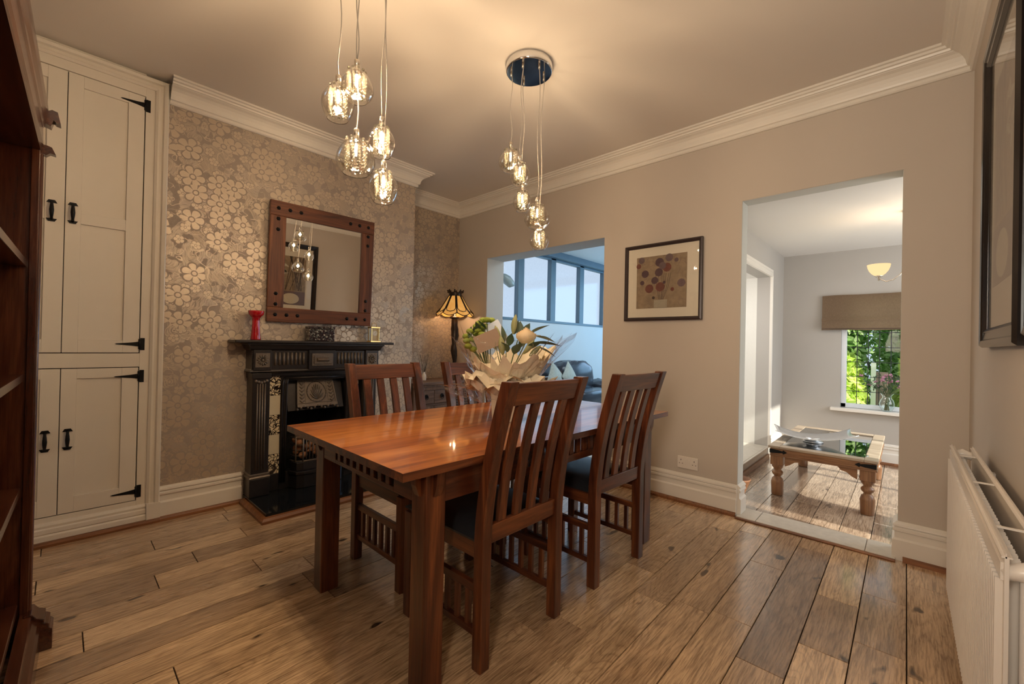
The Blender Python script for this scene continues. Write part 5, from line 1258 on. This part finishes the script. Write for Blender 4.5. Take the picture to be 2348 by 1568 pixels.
# ------------------------------------------------------------------ sitting room furniture
CT0, CT1, CY0, CY1, CTZ = 3.762, 4.985, 0.128, 0.775, 0.382
ct = thing('coffee_table', 'low honey pine coffee table with glass top, turned legs and iron corner straps', 'coffee table', ((CT0+CT1)/2, (CY0+CY1)/2, 0.0))
mb = MB(); fwc = 0.075
mb.box(CT0, CT1, CY0, CY0+fwc, CTZ-0.018, CTZ); mb.box(CT0, CT1, CY1-fwc, CY1, CTZ-0.018, CTZ); mb.box(CT0, CT0+0.085, CY0+fwc, CY1-fwc, CTZ-0.018, CTZ); mb.box(CT1-0.085, CT1, CY0+fwc, CY1-fwc, CTZ-0.018, CTZ)
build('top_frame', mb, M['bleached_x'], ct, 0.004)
mb = MB(); mb.box(CT0+0.012, CT1-0.012, CY0+0.012, CY0+0.030, 0.306, CTZ-0.019); mb.box(CT0+0.012, CT1-0.012, CY1-0.030, CY1-0.012, 0.306, CTZ-0.019)
mb.box(CT0+0.012, CT0+0.030, CY0+0.031, CY1-0.031, 0.306, CTZ-0.019); mb.box(CT1-0.030, CT1-0.012, CY0+0.031, CY1-0.031, 0.306, CTZ-0.019)
mb.box(CT0+0.004, CT1-0.004, CY0+0.004, CY0+0.012, 0.306, 0.316); mb.box(CT0+0.004, CT0+0.012, CY0+0.012, CY1-0.012, 0.306, 0.316)
build('apron', mb, M['pine_y'], ct, 0.003)
build('glass_top', MB().box(CT0+0.086, CT1-0.086, CY0+fwc+0.001, CY1-fwc-0.001, CTZ-0.008, CTZ-0.003), M['tint_glass'], ct)
build('undershelf', MB().box(CT0+0.03, CT1-0.03, CY0+0.03, CY1-0.03, 0.312, 0.318), M['pine_x'], ct)
for x in (CT0+0.056, CT1-0.056):
    for y in (CY0+0.056, CY1-0.056):
        mb = MB(); mb.box(x-0.042, x+0.042, y-0.042, y+0.042, 0.235, 0.311)
        mb.lathe([(r_*0.84, z_) for r_, z_ in [(0.036, 0.0), (0.046, 0.004), (0.048, 0.055), (0.050, 0.100), (0.042, 0.128), (0.028, 0.138), (0.026, 0.148), (0.036, 0.155), (0.044, 0.166), (0.046, 0.176), (0.038, 0.186), (0.028, 0.192), (0.032, 0.204), (0.044, 0.216), (0.046, 0.236)]], x, y, 24)
        l = build('leg', mb, M['pine_z'], ct, 0.002)
for s, x in ((1, CT0+0.110), (-1, CT1-0.110)):
    for y in (CY0+0.016, CY1-0.032):
        mb = MB(); mb.prism([(x, 0.305), (x, 0.235), (x+s*0.03, 0.250), (x+s*0.06, 0.275), (x+s*0.09, 0.282), (x+s*0.11, 0.305)], 'y', y, y+0.016); build('corner_bracket', mb, M['pine_x'], ct)
for s, y in ((1, CY0+0.110), (-1, CY1-0.110)):
    for x in (CT0+0.016, CT1-0.032):
        mb = MB(); mb.prism([(y, 0.305), (y, 0.235), (y+s*0.03, 0.250), (y+s*0.06, 0.275), (y+s*0.09, 0.282), (y+s*0.11, 0.305)], 'x', x, x+0.016); build('corner_bracket', mb, M['pine_y'], ct)
for s, y in ((1, CY0+0.012), (-1, CY1-0.012)):
    mb = MB(); z = 0.340
    mb.prism([(y, z-0.016), (y+s*0.06, z-0.011), (y+s*0.082, z-0.006), (y+s*0.088, z-0.016), (y+s*0.112, z), (y+s*0.088, z+0.016), (y+s*0.082, z+0.006), (y+s*0.06, z+0.011), (y, z+0.016)], 'x', CT0+0.008, CT0+0.012)
    mb.box(CT0+0.008, CT0+0.10, min(y, y-s*0.003), max(y, y-s*0.003), z-0.014, z+0.014)
    build('iron_strap', mb, M['iron'], ct)
# silver dish: a square sheet with upswept corners on a foot
dc = Vector((4.18, 0.545, CTZ)); di = thing('silver_dish', 'square silver dish with upswept corners on the coffee table', 'dish', tuple(dc))
mb = MB(); mb.smooth = True; rows = []
ca, sa = math.cos(0.22), math.sin(0.22)
for j in range(15):
    row = []
    for i in range(15):
        u, v = -1+2*i/14, -1+2*j/14; x, y = v*0.165*(0.90+0.12*u*u), u*0.262*(0.95+0.06*v*v)
        z = 0.026+0.050*abs(u)**2.2+0.012*v*v+0.010*u*u*v*v-0.012*u
        row.append((dc.x+x*ca-y*sa, dc.y+x*sa+y*ca, dc.z+z))
    rows.append(row)
mb.grid(rows); o = build('bowl', mb, M['silver'], di, recalc=False); sm = o.modifiers.new('th', 'SOLIDIFY'); sm.thickness = 0.003
build('foot', MB().lathe([(0.062, 0.0005), (0.060, 0.010), (0.040, 0.020), (0.038, 0.034)], 0, 0, 24) if False else MB().lathe([(0.070, CTZ+0.0005), (0.066, CTZ+0.008), (0.045, CTZ+0.016), (0.045, CTZ+0.034)], dc.x, dc.y, 24), M['silver'], di)
co_ = build('glass_coaster', MB().lathe([(0.052, CTZ-0.0025), (0.052, CTZ+0.003)], 3.905, 0.235, 28), M['vase_glass']); tag(co_, 'round clear glass coaster at the near right corner of the coffee table', 'coaster')

fv = thing('flower_vase', 'round glass vase of pink flowers on the window sill', 'vase', (XF-0.020, 0.135, WZ0))
FX, FY = XF-0.028, 0.135
build('vase', MB().lathe([(0.030, WZ0+0.0005), (0.040, WZ0+0.01), (0.055, WZ0+0.04), (0.060, WZ0+0.075), (0.052, WZ0+0.11), (0.034, WZ0+0.135), (0.034, WZ0+0.150), (0.052, WZ0+0.178)], FX, FY, 24, True, False), M['vase_glass'], fv, recalc=False)
r = random.Random(17)
mb = MB()
for k in range(34):
    a = r.random()*2*PI; R = 0.19*math.sqrt(r.random()); zt = WZ0+0.24+0.13*r.random()
    tip = (FX-abs(R*math.cos(a))*0.5, FY+R*math.sin(a)*1.15, zt)
    mb.tube([(FX+0.02*math.cos(a+3), FY+0.02*math.sin(a+3), WZ0+0.012), (FX, FY, WZ0+0.14), tip], 0.0018, 5)
    if k < 20:
        m = MB()
        for q in range(7): m.sphere((tip[0]+r.uniform(-0.010, 0.010), tip[1]+r.uniform(-0.012, 0.012), tip[2]+r.uniform(-0.008, 0.010)), 0.0075, 6, 4)
        build('flower_head', m, M['pink'], fv)
    else:
        for q in range(1):
            m = MB(); m.smooth = True
            for w in range(6):
                c = Vector(tip)+Vector((0, r.uniform(-0.05, 0.05), r.uniform(-0.05, 0.01))); d = Vector((r.gauss(0, 0.4), r.gauss(0, 1), r.gauss(0, 1))).normalized()*0.022; e = d.orthogonal().normalized()*0.009; m.quad(c-d, c+e, c+d, c-e)
            build('leaf_spray', m, M['leaf'], fv, recalc=False)
build('stems', mb, M['stem'], fv)

cx, cy = 4.30, -0.035
cd = thing('chandelier', 'brushed nickel chandelier with a lit alabaster bowl in the sitting room', 'chandelier', (cx, cy, H2))
build('canopy', MB().lathe([(0.062, H2-0.001), (0.070, H2-0.010), (0.060, H2-0.024), (0.020, H2-0.040)], cx, cy, 24), M['nickel'], cd)
mb = MB(); mb.lathe([(0.008, H2-0.04), (0.008, H2-0.20), (0.020, H2-0.21), (0.030, H2-0.24), (0.034, H2-0.29), (0.024, H2-0.33), (0.012, H2-0.36), (0.010, H2-0.40), (0.022, H2-0.42), (0.010, H2-0.45)], cx, cy, 18); build('stem', mb, M['nickel'], cd)
for k in range(3):
    a = PI/2+k*2*PI/3; dx, dy = math.cos(a), math.sin(a)
    pts = [(cx+dx*q, cy+dy*q, z) for q, z in ((0.015, 1.90), (0.028, 1.83), (0.045, 1.76), (0.075, 1.705), (0.115, 1.668), (0.155, 1.660), (0.185, 1.676), (0.198, 1.690))]
    arm = build('arm', MB().tube(pts, 0.0045, 8), M['nickel'], cd)
    bx_, by_ = cx+dx*0.198, cy+dy*0.198
    build('cup', MB().lathe([(0.005, 1.668), (0.007, 1.690), (0.022, 1.700), (0.026, 1.706)], bx_, by_, 16), M['nickel'], arm)
    build('glass_bowl', MB().lathe([(0.022, 1.706), (0.042, 1.722), (0.058, 1.745), (0.067, 1.770), (0.071, 1.792), (0.066, 1.790), (0.052, 1.750), (0.02, 1.712)], bx_, by_, 24, True, True), M['bowl_glow'], arm)
    lamp(cd, (bx_, by_, 1.84), 2.0, WARM, 0.03)

pt_ = thing('wicker_planter', 'brown wicker planter on the sitting room floor just inside the opening', 'planter', (3.47, 0.903, 0.0))
mb = MB(); mb.lathe([(0.045, 0.0005), (0.052, 0.01), (0.040, 0.04), (0.050, 0.075), (0.066, 0.115), (0.078, 0.150), (0.084, 0.162), (0.078, 0.164), (0.066, 0.145), (0.02, 0.120)], 3.47, 0.903, 24); build('basket', mb, M['terracotta'], pt_)
mb = MB(); r = random.Random(2)
for k in range(26): a = r.random()*6.28; q = 0.055*math.sqrt(r.random()); mb.sphere((3.40+q*math.cos(a), 0.955+q*math.sin(a), 0.145+0.01*r.random()), 0.012, 6, 4)
f_ = build('bark_chips', mb, M['reed'], pt_); f_['kind'] = 'stuff'

# ------------------------------------------------------------------ lounge furniture
sf = thing('leather_sofa', 'dark leather sofa with plump rounded cushions under the high lounge windows', 'sofa', (5.3, 3.7, 0.0))
def puff(x0, x1, y0, y1, z0, z1, e=4.0, n=14, seed=0, wr=0.006):
    mb = MB(); mb.smooth = True; cx_, cy_, cz_ = (x0+x1)/2, (y0+y1)/2, (z0+z1)/2; a, b, c = (x1-x0)/2, (y1-y0)/2, (z1-z0)/2; rows = []
    sp = lambda v, p: math.copysign(abs(v)**p, v)
    for j in range(n+1):
        ph = -PI/2+PI*j/n; row = []
        for i in range(2*n):
            th_ = 2*PI*i/(2*n); X = sp(math.cos(ph), 2/e)*sp(math.cos(th_), 2/e); Y = sp(math.cos(ph), 2/e)*sp(math.sin(th_), 2/e); Z = sp(math.sin(ph), 2/e)
            w_ = wr*mnoise.noise(Vector((X*4+seed, Y*4, Z*4)))*2
            row.append((cx_+a*X*(1+w_), cy_+b*Y*(1+w_), cz_+c*Z*(1+w_)+w_))
        rows.append(row)
    mb.grid(rows, False, True); return mb
build('sofa_base', MB().box(4.20, 6.55, 3.45, 4.02, 0.06, 0.30), M['leather'], sf, 0.03)
for x0, x1, sd in ((4.42, 5.05, 1), (5.05, 5.95, 2)):
    build('back_cushion', puff(x0, x1, 3.62, 4.08, 0.32, 0.885 if sd == 2 else 0.86, 3.0, 18, sd, 0.014), M['leather'], sf)
    build('seat_cushion', puff(x0, x1, 3.30, 3.80, 0.26, 0.47, 4.0, 14, sd+5, 0.01), M['leather'], sf)
build('armrest', puff(5.93, 6.70, 3.35, 4.05, 0.10, 0.56, 3.2, 18, 9, 0.014), M['leather'], sf)
build('armrest', puff(4.14, 4.50, 3.35, 4.05, 0.10, 0.60, 3.2, 18, 11, 0.014), M['leather'], sf)
for x in (4.3, 6.4):
    for y in (3.5, 3.92): build('foot', MB().box(x, x+0.06, y, y+0.06, 0.0, 0.07), M['side_z'], sf)
for k, (x, lab) in enumerate(((4.62, 'grey-green cushion at the left of the sofa, beside the bouquet wrap'), (4.95, 'pointed grey-green cushion at the right of the pair on the sofa'))):
    mb = MB(); mb.smooth = True
    for sd in (-1, 1):
        rows = []
        for a in range(13):
            row = []
            for b in range(13):
                u, v = -1+a/6, -1+b/6; kx = 0.17*(1-0.10*(1-v*v)); row.append((u*0.17*(1-0.09*(1-v*v)), sd*0.055*((1-u*u)*(1-v*v))**0.5, v*0.17*(1-0.09*(1-u*u))))
            rows.append(row)
        mb.grid(rows)
    o = build('throw_cushion', mb, M['cushion']); o.location = (x, 3.49, 0.675); o.rotation_euler = (math.radians(-14), math.radians(38+10*k), 0)
    tag(o, lab, 'cushion', 'cushions on the leather sofa')
rl = thing('reading_lamp', 'reading lamp with a pale tapered shade before the high lounge window', 'lamp', (3.98, 4.08, 0.0))
build('base', MB().lathe([(0.10, 0.0005), (0.10, 0.015), (0.02, 0.03)], 3.98, 4.08, 24), M['nickel'], rl)
build('pole', MB().tube([(3.98, 4.08, 0.02), (3.98, 4.08, 1.95), (4.01, 4.08, 2.03), (4.10, 4.06, 2.06)], 0.009, 8), M['nickel'], rl)
mb = MB(); mb.smooth = True; pts = [(4.10, 4.06, 2.06), (4.15, 4.06, 2.05), (4.22, 4.06, 2.01), (4.30, 4.06, 1.965), (4.36, 4.06, 1.955)]; mb.tube(pts, [0.02, 0.045, 0.068, 0.060, 0.02], 14)
build('lamp_shade', mb, plain('frosted_grey_glass', (0.36, 0.42, 0.40), 0.3, var=0.1), rl)
